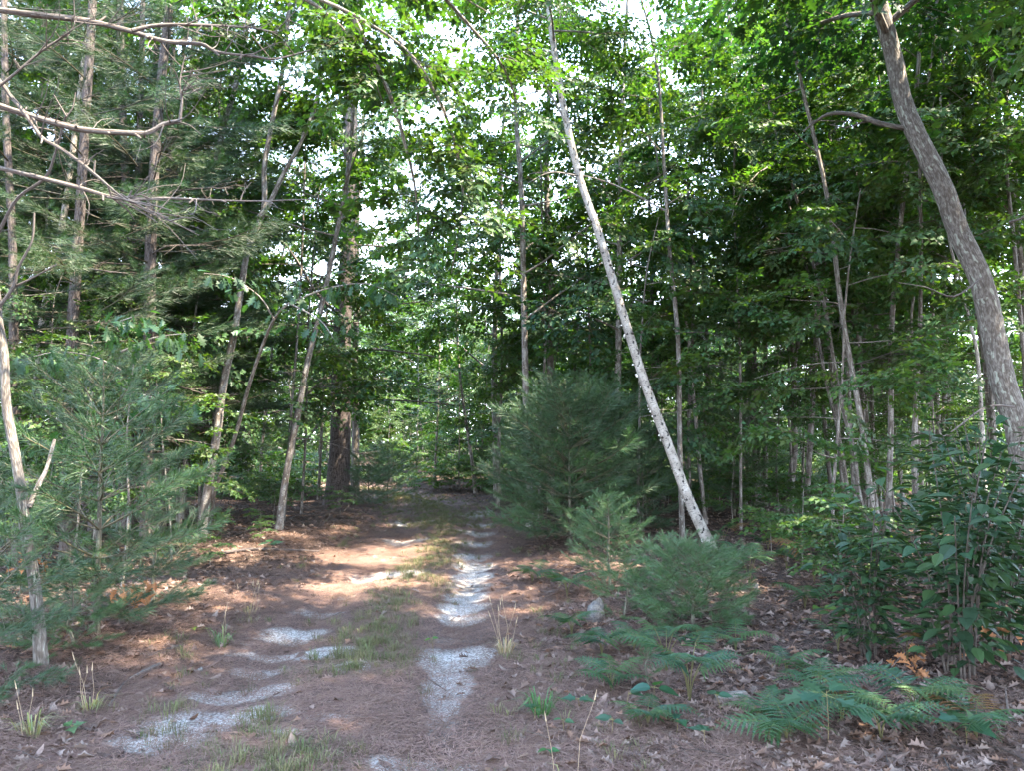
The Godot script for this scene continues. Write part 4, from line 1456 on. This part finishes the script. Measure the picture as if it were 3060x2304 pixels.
func bracken(label: String, at: Vector3, count: int, size: float, stalk: float, colour := Color.WHITE, group := "", aim := NAN) -> Node3D:
	var o := thing("bracken_fern", label, "fern", at, group)
	for k in count:
		var ang := TAU * k / count + rr(-0.5, 0.5)
		if not is_nan(aim):
			ang = aim + rr(-0.9, 0.9)
		var h := stalk * rr(0.7, 1.2)
		var top := Vector3(sin(ang) * h * 0.3, h, cos(ang) * h * 0.3)
		var b := MB.new()
		b.tube(smooth_curve(PackedVector3Array([Vector3(0, -0.03, 0), top * Vector3(0.3, 0.55, 0.3), top]), 3), taper(7, 0.004, 0.0025), 5, Color(0.16, 0.14, 0.06), 0, 1, null, false)
		part("stalk", b.mesh(), mats.fern, o)
		var dir := Vector3(sin(ang), rr(0.0, 0.25), cos(ang))
		part("frond", fronds[5 if rng.randf() < 0.05 else rng.randi() % 5], mats.fern, o, Transform3D(facing(dir, Vector3.UP, rr(-0.3, 0.3)).scaled(Vector3.ONE * size * rr(0.8, 1.15)), top))
	return o


func seedling(called: String, label: String, category: String, at: Vector3, h: float, leaves: Array, outline: Array, base: Color, mat: Material, group := "") -> Node3D:
	var o := thing(called, label, category, at, group)
	var b := MB.new()
	var top := Vector3(rr(-0.03, 0.03), h, rr(-0.02, 0.02))
	b.tube(PackedVector3Array([Vector3(0, -0.03, 0), top * 0.5 + Vector3(0.006, 0, 0), top]), taper(3, 0.003, 0.0018), 5, Color(0.16, 0.12, 0.06), 0, 1, null, false)
	for l in leaves:
		var ang: float = l[0]
		var s: float = l[1]
		var dir := Vector3(sin(ang), l[2], cos(ang)).normalized()
		var lb := MB.new()
		lb.leaf(Transform3D(), outline, s, rr(0.08, 0.3), rr(0.05, 0.3), green(base, 0.12))
		var root := top * Vector3(1, rr(0.86, 1.0), 1)
		b.tube(PackedVector3Array([root, root + dir * s * 0.22]), taper(2, 0.0016, 0.001), 4, Color(0.2, 0.19, 0.07), 0, 1, null, false)
		part("leaf", lb.mesh(), mat, o, Transform3D(facing(dir, Vector3(rr(-0.2, 0.2), 1, rr(0.0, 0.5))), root + dir * s * 0.2))
	part("stem", b.mesh(), mats.straw, o)
	return o


func build_undergrowth() -> void:
	rng.seed = 606
	for c in [Color(0.056, 0.118, 0.056), Color(0.046, 0.104, 0.058), Color(0.074, 0.128, 0.048), Color(0.052, 0.112, 0.054), Color(0.06, 0.12, 0.05), Color(0.17, 0.095, 0.04)]:
		fronds.append(fern_frond(0.40 + rr(-0.04, 0.04), c))
	# ferns by the track's right side
	bracken("pale green fern clump before the pine at the birch's foot", G(1490, 1535), 9, 0.81, 0.30)
	bracken("bluish broad fern low right of the white birch log", G(1775, 1545), 6, 0.81, 0.14)
	bracken("long-fronded fern at the bottom right", G(1905, 1640), 6, 0.89, 0.15)
	bracken("fern with one bright upturned frond under the cherry shrub", G(1960, 1470), 3, 0.75, 0.2)
	bracken("feathery small fern between the low wide pine and the shrub", G(1812, 1440), 3, 0.8, 0.14)
	bracken("fern left of the grey stone by the track", G(1235, 1375), 5, 0.7, 0.14)
	bracken("fern in front of the grey stone", G(1300, 1425), 6, 0.75, 0.14)
	bracken("fern before the pointed young pine beside the track", G(1225, 1300), 6, 0.85, 0.2)
	bracken("low fern at the left foot of the big bushy pine", G(1150, 1262), 5, 0.8, 0.16)
	bracken("fern between the dry grass and the pale green clump", G(1320, 1500), 6, 0.7, 0.12)
	bracken("dim fern left of the white birch log", G(1400, 1585), 6, 0.7, 0.10)
	bracken("fern behind the bluish broad one", G(1700, 1480), 4, 0.7, 0.12)
	bracken("dim fern in the lower right corner", G(2110, 1640), 6, 0.9, 0.14)
	bracken("small fern at the bottom between seedlings and log", G(1640, 1600), 5, 0.6, 0.08)
	bracken("dark fern between the white log and the corner", G(1820, 1600), 7, 0.77, 0.16)
	bracken("dark fern at the bottom edge under the log", G(1700, 1650), 6, 0.8, 0.1)
	bracken("fern right of the bottom oak seedling", G(1980, 1600), 6, 0.9, 0.2)
	bracken("upright fern behind the pale green clump", G(1440, 1470), 5, 0.8, 0.28)
	bracken("small fern at the foot of the low wide pine", G(1590, 1430), 5, 0.7, 0.12)
	bracken("small fern below the small young pine", G(1370, 1420), 5, 0.65, 0.12)
	# smaller ferns and low leafy plants under the thicket
	var spots := [V(1620, 1300), V(1700, 1260), V(1760, 1290), V(1660, 1210), V(1790, 1220), V(1850, 1250), V(1730, 1180), V(1580, 1255), V(1830, 1180), V(1900, 1210), V(1650, 1165), V(1560, 1215), V(1770, 1160), V(1860, 1330), V(1740, 1345)]
	var low := []
	for s in spots:
		low.append(bracken("low fern on the shaded floor right of the birch", G(s.x, s.y), 4, rr(0.8, 1.3), rr(0.15, 0.35), Color.WHITE, "low ferns right of the birch"))
	in_order(low, "low ferns on the shaded floor right of the birch")
	low = []
	# low leafy plants
	var lp := thing("leafy_plant", "low leafy maple plant in the lit gap right of the birch's foot", "maple seedling", G(1775, 1175), "low maples right of the birch")
	var line := PackedVector3Array([Vector3(0, -0.05, 0), Vector3(0.03, 0.35, 0), Vector3(0.0, 0.75, 0.03)])
	var sb := MB.new()
	sb.tube(line, taper(3, 0.008, 0.003), 5, Color.WHITE)
	part("stem", sb.mesh(), mats.grey, lp)
	var xs := []
	var cs := []
	for k in 12:
		var a := k * 2.4
		xs.append(Transform3D(facing(Vector3(sin(a), rr(-0.15, 0.2), cos(a))).scaled(Vector3.ONE * rr(0.4, 0.65)), along(line, rr(0.35, 1.0))))
		cs.append(tint(0.9, 1.3))
	tag(many("crown", spray_maple[0], mats.leaf, lp, xs, cs), "", "", "", "stuff")
	for k in 28:
		var x := rr(1.6, 8.0) if k < 16 else rr(1.9, 4.4)
		var d := rr(10.5, 20.0) if k < 16 else rr(7.6, 11.0)
		var across := 512.0 + x / d * FOCAL
		if absf(x - path_x(d)) < 2.2 or (d < 12.0 and across > 630.0 and across < 765.0):
			continue
		low.append(copy(lp, "low leafy maple", on_ground(x, -d), rr(0, TAU), rr(0.7, 1.5), "low maples right of the birch"))
	in_order(low, "low leafy maples on the right-hand thicket floor")
	low = []
	lp.set_meta("group", "low maples right of the birch")
	for k in 24:
		var d2 := rr(15.5, 24.0) if k < 14 else rr(9.5, 14.0)
		var x2 := path_x(d2) - (rr(1.9, 6.0) if k < 14 else rr(2.3, 4.2))
		low.append(copy(lp, "low plant", on_ground(x2, -d2), rr(0, TAU), rr(0.5, 1.2) if k < 14 else rr(0.3, 0.55), "low plants left of the track"))
	in_order(low, "low leafy plants shaded along the track's left side")
	low = []
	for k in 8:
		var d3 := rr(20.0, 26.0)
		low.append(copy(lp, "bend plant", on_ground(path_x(d3) + rr(1.7, 3.2), -d3), rr(0, TAU), rr(0.6, 1.1), "plants at the bend"))
	in_order(low, "leafy plants lining the right of the bend")
	low = []
	# cherry shrub at the right with large leaves
	var at := G(2075, 1500)
	var sh := thing("cherry_shrub", "dark glossy broad-leaved shrub at the lower right", "shrub", at)
	var kinds := []
	for k in 5:
		var b := MB.new()
		b.leaf(Transform3D(), OVAL if k < 4 else BROAD, [0.13, 0.115, 0.145, 0.1, 0.1][k], rr(0.15, 0.6), rr(0.0, 0.6), green(Color(0.022, 0.048, 0.022), 0.3))
		kinds.append(b.mesh())
	var left := 290
	var mx := []
	var mc := []
	for k in 13:
		var ang := rr(0, TAU)
		var lean := rr(0.1, 0.75)
		var h := rr(0.7, 1.95)
		var pts := PackedVector3Array([Vector3(sin(ang) * 0.08, -0.05, cos(ang) * 0.08), Vector3(sin(ang) * lean * 0.35, h * 0.5, cos(ang) * lean * 0.3), Vector3(sin(ang) * lean, h, cos(ang) * lean * 0.8)])
		var b2 := MB.new()
		var sc := smooth_curve(pts, 4)
		b2.tube(sc, taper(sc.size(), 0.008, 0.003), 6, Color(0.4, 0.37, 0.34), 0.05, 1, n_fine)
		part("stem", b2.mesh(), mats.grey, sh)
		for q in 62:
			var f := rr(0.16, 1.0)
			var p := along(pts, f)
			var la := rr(0, TAU)
			var off := Vector3(sin(la), rr(-0.2, 0.3), cos(la)) * rr(0.04, 0.34)
			var ld := (Vector3(sin(la), rr(-0.6, 0.35), cos(la))).normalized()
			var lx := Transform3D(facing(ld, Vector3(rr(-0.5, 0.5), 1, rr(-0.5, 0.5))).scaled(Vector3.ONE * rr(0.45, 1.3)), p + off)
			if left > 0 and p.z + off.z > -0.1 and q % 2 == 0:
				left -= 1
				part("leaf", kinds[rng.randi() % 5], mats.gloss, sh, lx)
			else:
				mx.append(lx)
				mc.append(tint(0.8, 1.2))
	tag(many("leaves", kinds[1], mats.gloss, sh, mx, mc), "", "", "", "stuff")
	var sh2: Node3D = copy(sh, "second broad-leaved shrub cut by the right edge behind the first", on_ground(at.x + 0.62, at.z - 0.55), 2.1, 1.0)
	sh2.set_meta("category", "shrub")
	var sh3: Node3D = copy(sh, "broad-leaved shrub farther back under the leaning oak", on_ground(at.x + 1.35, at.z - 1.9), 4.0, 1.1)
	sh3.set_meta("category", "shrub")
	var sh4: Node3D = copy(sh, "lower left part of the broad-leaved thicket, nearest the low wide pine", on_ground(at.x - 0.38, at.z - 0.5), 5.2, 0.72)
	sh4.set_meta("category", "shrub")
	# oak sapling at the left with large leaves
	var os := G(262, 1290)
	var ok := thing("oak_sapling", "oak sapling with broad bluish leaves at left behind the young pine", "oak sapling", os)
	var l2 := PackedVector3Array([Vector3(0, -0.05, 0), Vector3(0.05, 0.8, 0), Vector3(0, 1.6, 0), Vector3(0.05, 2.5, 0)])
	part("trunk", trunk_mesh(l2, 0.018, 0.006, 8, 0.1), mats.grey, ok)
	var ok_leaves := [[V(262, 800), V(200, 770), V(120, 760), V(40, 780)], [V(262, 760), V(330, 730), V(400, 720)], [V(262, 840), V(330, 860), V(390, 880)], [V(260, 900), V(180, 930), V(110, 960)], [V(262, 720), V(250, 700), V(300, 680)]]
	for q in ok_leaves:
		big_leaves(ok, q, 7.9, 7.6, 52, 0.15)
	# seedlings near the eye
	seedling("oak_seedling", "seedling with large green lobed leaves at the bottom right", "oak seedling", G(1790, 1655), 0.27, [[-1.9, .20, -.1], [-0.9, .2, .2], [0.7, .22, -.15], [2.3, .17, .1], [3.6, .15, .2]], OAK, Color(0.045, 0.105, 0.055), mats.leaf)
	seedling("broadleaf_seedling", "seedling with three rounded leaves left of the fern clump", "seedling", G(1408, 1560), 0.17, [[-1.5, .12, .0], [1.3, .13, -.1], [0.3, .10, .7]], BROAD, Color(0.04, 0.10, 0.055), mats.leaf)
	seedling("maple_seedling", "blurred broad seedling leaves in the bottom right corner", "maple seedling", G(2090, 1660), 0.15, [[-1.4, .15, .1], [0.3, .16, 0], [1.8, .14, .1], [3.2, .13, .2]], MAPLE, Color(0.045, 0.095, 0.05), mats.leaf)
	seedling("folded_leaf_plant", "plant holding a folded square green leaf on the dark litter", "seedling", G(1772, 1385), 0.16, [[0.9, .13, .1], [-0.9, .10, .1]], BROAD, Color(0.07, 0.14, 0.03), mats.leaf)
	seedling("aspen_seedling", "tiny seedling with two round leaves on the track's middle strip", "seedling", G(936, 1412), 0.16, [[1.4, .05, .1], [-1.2, .05, -.2]], BROAD, Color(0.06, 0.15, 0.03), mats.leaf)
	seedling("tiny_seedling", "tiny seedling with round leaves at the track's bottom edge", "seedling", G(1185, 1640), 0.05, [[1.4, .05, .1], [-1.2, .055, .1], [0.2, .05, .2]], BROAD, Color(0.05, 0.13, 0.05), mats.leaf)
	seedling("tiny_seedling", "tiny seedling above the tiny one at the bottom edge", "seedling", G(1215, 1590), 0.08, [[1.2, .06, .0], [-1.5, .05, .1]], BROAD, Color(0.05, 0.12, 0.05), mats.leaf)
	seedling("verge_seedling", "dark leafy seedling on the left bank below the verge trunk", "seedling", G(582, 1208), 0.16, [[0.6, .17, .1], [2.0, .16, .1], [-1.0, .15, .0], [3.6, .15, .2]], BROAD, Color(0.04, 0.10, 0.05), mats.leaf)
	seedling("verge_seedling", "small yellow-green seedling at the left edge of the needles", "seedling", G(410, 1375), 0.05, [[0.6, .06, .1], [2.4, .05, .1]], MAPLE, Color(0.14, 0.18, 0.04), mats.leaf)
	seedling("verge_seedling", "pale green seedling in the sunlit needles at lower left", "seedling", G(160, 1590), 0.05, [[0.6, .08, .1], [2.4, .07, .1], [4.2, .07, .1]], MAPLE, Color(0.08, 0.16, 0.06), mats.leaf)
	for k in 14:
		var s2: Vector2 = [V(1150, 1560), V(1250, 1540), V(1320, 1600), V(1460, 1610), V(1560, 1580), V(1680, 1545), V(1350, 1545), V(1520, 1650), V(1290, 1470), V(1580, 1480), V(1950, 1530), V(1890, 1450), V(1820, 1360), V(2010, 1590)][k]
		low.append(seedling("woodland_seedling", "small green seedling among the ferns at the lower right", "seedling", G(s2.x, s2.y), rr(0.06, 0.14), [[rr(0, 6), rr(.06, .1), .1], [rr(0, 6), rr(.06, .1), .0], [rr(0, 6), rr(.05, .09), .2]], MAPLE if k % 2 else BROAD, Color(0.045, 0.10, 0.05), mats.leaf, "seedlings among the ferns"))
	in_order(low, "small green seedlings among the lower right ferns")


func build_small_things() -> void:
	rng.seed = 707
	# dry grass bunches
	grass_bunch("dry_grass", "dry straw grass bunch with tall stalks right of the sandy rut", G(1090, 1412), 70, 0.14, 7, 0.42, Color(0.3, 0.25, 0.14))
	grass_bunch("dry_grass", "sparse dry grass bunch with long bent stalks at lower left", G(195, 1545), 40, 0.14, 4, 0.3, Color(0.2, 0.2, 0.09))
	grass_bunch("sedge", "dark green sedge tuft beside the track near the ferns", G(1170, 1545), 60, 0.2, 0, 0.3, Color(0.055, 0.13, 0.045))
	grass_bunch("sedge", "small green grass tuft under the left bank", G(480, 1400), 34, 0.2, 2, 0.3, Color(0.09, 0.14, 0.06))
	grass_bunch("dry_grass", "single tall pale stalk at the bottom right of the track", G(1222, 1700), 5, 0.12, 2, 0.5, Color(0.3, 0.3, 0.13))
	grass_bunch("dry_grass", "few upright dry stalks on the left bank of leaves", G(540, 1330), 8, 0.14, 5, 0.28, Color(0.34, 0.28, 0.14))
	grass_bunch("dry_grass", "fine grass patch at the lower left corner", G(70, 1600), 60, 0.16, 3, 0.3, Color(0.2, 0.2, 0.09))
	# stones and log
	stone("grey_stone", "upright grey stone beside the track left of the low wide pine", G(1288, 1352), Vector3(0.085, 0.13, 0.08), mats.stone)
	stone("pebble", "small pale pebble on the needles at the left", G(432, 1452), Vector3(0.022, 0.02, 0.02), mats.stone)
	var at := G(1580, 1540)
	var lg := thing("birch_log", "short white birch log half buried in leaves below the ferns", "log", at)
	var b := MB.new()
	var ends := PackedVector3Array([Vector3(-0.1, 0.018, 0.04), Vector3(0.0, 0.022, 0.0), Vector3(0.1, 0.02, -0.04)])
	b.tube(PackedVector3Array([ends[0] + Vector3(0.001, 0, 0), ends[0], ends[1], ends[2]]), PackedFloat32Array([0.008, 0.036, 0.038, 0.034]), 14, Color(0.62, 0.6, 0.58), 0.15, 1, n_fine)
	part("bark", b.mesh(), mats.birch, lg)
	# sticks
	var sticks := [["curved grey fallen stick at the lower left", [V(345, 1443), V(290, 1470), V(262, 1490), V(235, 1532)], 0.016], ["thin stick lying left on the bare needles", [V(660, 1338), V(700, 1330), V(738, 1318)], 0.007], ["long dark fallen branch in the leaves of the left bank", [V(470, 1212), V(540, 1206), V(620, 1203), V(690, 1200)], 0.028], ["thin twig across the sandy rut", [V(915, 1450), V(945, 1462), V(965, 1478)], 0.006], ["fine bent twig at the right edge of the sand", [V(1000, 1520), V(1045, 1500), V(1065, 1484)], 0.005], ["pale short stick at lower left in the sun", [V(70, 1582), V(150, 1580), V(215, 1585)], 0.01], ["short twig on the needles near the bottom", [V(700, 1455), V(740, 1448), V(780, 1446)], 0.005], ["dead branch sticking up by the slanting maple's foot", [V(455, 1185), V(475, 1150), V(498, 1105)], 0.008], ["thin stick near the bottom centre", [V(760, 1560), V(800, 1552), V(835, 1556)], 0.005], ["thin branch fallen over the bend of the track", [V(880, 1075), V(905, 1082), V(930, 1092)], 0.02], ["low dead branch at the lower right under the shrub", [V(1900, 1500), V(1940, 1530), V(1960, 1560)], 0.01], ["pale upright stick in the bottom right corner", [V(2185, 1590), V(2178, 1540), V(2172, 1490)], 0.008]]
	for s in sticks:
		var pts := PackedVector3Array()
		for q in s[1]:
			var g := G(q.x, q.y)
			g.y += s[2] * 0.9
			pts.append(g)
		if s[0].begins_with("dead branch sticking") or s[0].begins_with("pale upright"):
			var foot := pts[0]
			var d := -foot.z
			pts = PackedVector3Array()
			for q in s[1]:
				pts.append(P(q.x, q.y, d))
			pts[0].y = ground_height(pts[0].x, pts[0].z) - 0.02
		var c := pts[0]
		var o := thing("fallen_stick", s[0], "stick", c)
		var sb := MB.new()
		var sc := smooth_curve(shifted(pts, c), 4)
		sb.tube(sc, taper(sc.size(), s[2], s[2] * 0.5), 7, Color.WHITE, 0.15, 1, n_fine)
		part("wood", sb.mesh(), mats.pine if s[2] > 0.025 else mats.dead, o)
	# tangle of dead twigs on the dark floor left of the red pine
	var boughs := []
	for k in 28:
		var d := rr(13.0, 21.0)
		var x := path_x(d) - rr(2.0, 5.5)
		var o := part(numbered("dead_bough"), bare[rng.randi() % bare.size()], mats.dead, self, Transform3D(facing(Vector3(rr(-1, 1), rr(-0.05, 0.35), rr(-1, 1)), Vector3.UP, rr(0, TAU)).scaled(Vector3.ONE * rr(0.5, 1.0)), on_ground(x, -d, -0.06)))
		tag(o, "bare dead bough", "dead branch", "dead boughs left of the red pine")
		boughs.append(o)
	in_order(boughs, "bare dead boughs tangled left of the red pine's foot")
	# withered brown oak sprigs under the left pines and at the lower right
	var wither := [["cluster of withered orange-brown leaves under the left young pine", V(255, 1330), 26, 0.22], ["withered brown leaves beside the margin sapling", V(40, 1260), 16, 0.3], ["withered rusty leaves at the foot of the cherry shrub", V(2110, 1420), 16, 0.12], ["withered tan leaves on the litter below the bright frond", V(1920, 1440), 16, 0.05]]
	for s in wither:
		var q := G(s[1].x, s[1].y + 50)
		var o2 := thing("withered_sprig", s[0], "dead leaves", q)
		var tb := MB.new()
		tb.tube(PackedVector3Array([Vector3(0, -0.03, 0), Vector3(0.03, s[3], 0), Vector3(0.12, s[3] + 0.1, 0)]), taper(3, 0.005, 0.002), 5, Color.WHITE)
		part("stem", tb.mesh(), mats.dead, o2)
		for k in s[2]:
			var lb := MB.new()
			lb.leaf(Transform3D(), OAK, 0.085, rr(0.4, 1.2), rr(0.1, 0.8), Color(0.30, 0.14, 0.065) * rr(0.7, 1.3))
			part("leaf", lb.mesh(), mats.litter, o2, Transform3D(Basis.from_euler(Vector3(rr(-1, 1), rr(0, TAU), rr(-1, 1))), Vector3(rr(-0.05, 0.25), s[3] + rr(-0.06, 0.14), rr(-0.12, 0.12))))


func grass_bunch(called: String, label: String, at: Vector3, blades: int, h: float, stalks: int, sh: float, col: Color) -> void:
	var o := thing(called, label, "grass", at)
	var b := MB.new()
	for k in blades:
		var ang := rr(0, TAU)
		var out := Vector3(sin(ang), 0, cos(ang))
		var a := out * rr(0, 0.06)
		var hh := h * rr(0.5, 1.2)
		var lean := rr(0.3, 1.1)
		var w := Vector3(out.z, 0, -out.x) * 0.0028
		var m := a + Vector3(0, hh * 0.65, 0) + out * hh * lean * 0.4
		var e := a + Vector3(0, hh * rr(0.35, 0.8), 0) + out * hh * lean
		var c := green(col, 0.25)
		b.tri(a - w, m - w, a + w, c)
		b.tri(a + w, m - w, m + w, c)
		b.tri(m - w, e, m + w, c)
	part("blades", b.mesh(), mats.straw, o)
	for k in stalks:
		var ang2 := rr(0, TAU)
		var l := rr(0.05, 0.4)
		var hh2 := sh * rr(0.6, 1.1)
		var sb := MB.new()
		var root := Vector3(sin(ang2), 0, cos(ang2)) * rr(0, 0.08)
		var top := root + Vector3(sin(ang2) * l * hh2, hh2, cos(ang2) * l * hh2 * 0.4)
		sb.tube(PackedVector3Array([root - Vector3(0, 0.02, 0), root.lerp(top, 0.5) + Vector3(rr(-0.04, 0.04), 0.02, rr(-0.03, 0.03)), top]), taper(3, 0.0017, 0.001), 4, Color(0.36, 0.26, 0.17), 0, 1, null, false)
		sb.tube(PackedVector3Array([top, top + (top - root).normalized() * 0.05]), PackedFloat32Array([0.004, 0.001]), 4, Color(0.45, 0.34, 0.22), 0, 1, null, false)
		part("stalk", sb.mesh(), mats.straw, o)


func stone(called: String, label: String, at: Vector3, size: Vector3, mat: Material) -> void:
	var b := MB.new()
	var rows := 12
	var cols := 18
	for j in rows + 1:
		for k in cols + 1:
			var th := PI * j / rows
			var ph := TAU * (k % cols) / cols
			var dir := Vector3(sin(th) * cos(ph), cos(th), sin(th) * sin(ph))
			var q := 1.0 + 0.35 * n_fine.get_noise_3d(dir.x * 22.0, dir.y * 22.0, dir.z * 22.0) + 0.12 * n_fine.get_noise_3d(dir.x * 70.0, dir.y * 70.0, dir.z * 70.0)
			b.v.append(dir * size * q)
			b.n.append(dir)
			b.c.append(Color.WHITE)
			b.t.append(Vector2(ph, th))
	for j in rows:
		for k in cols:
			var a := j * (cols + 1) + k
			var d := a + cols + 1
			b.i.append(a); b.i.append(d); b.i.append(a + 1)
			b.i.append(a + 1); b.i.append(d); b.i.append(d + 1)
	var o := part(numbered(called), b.mesh(), mat, self, Transform3D(Basis(Vector3.UP, 0.7), at + Vector3(0, size.y * 0.45, 0)))
	tag(o, label, "stone")
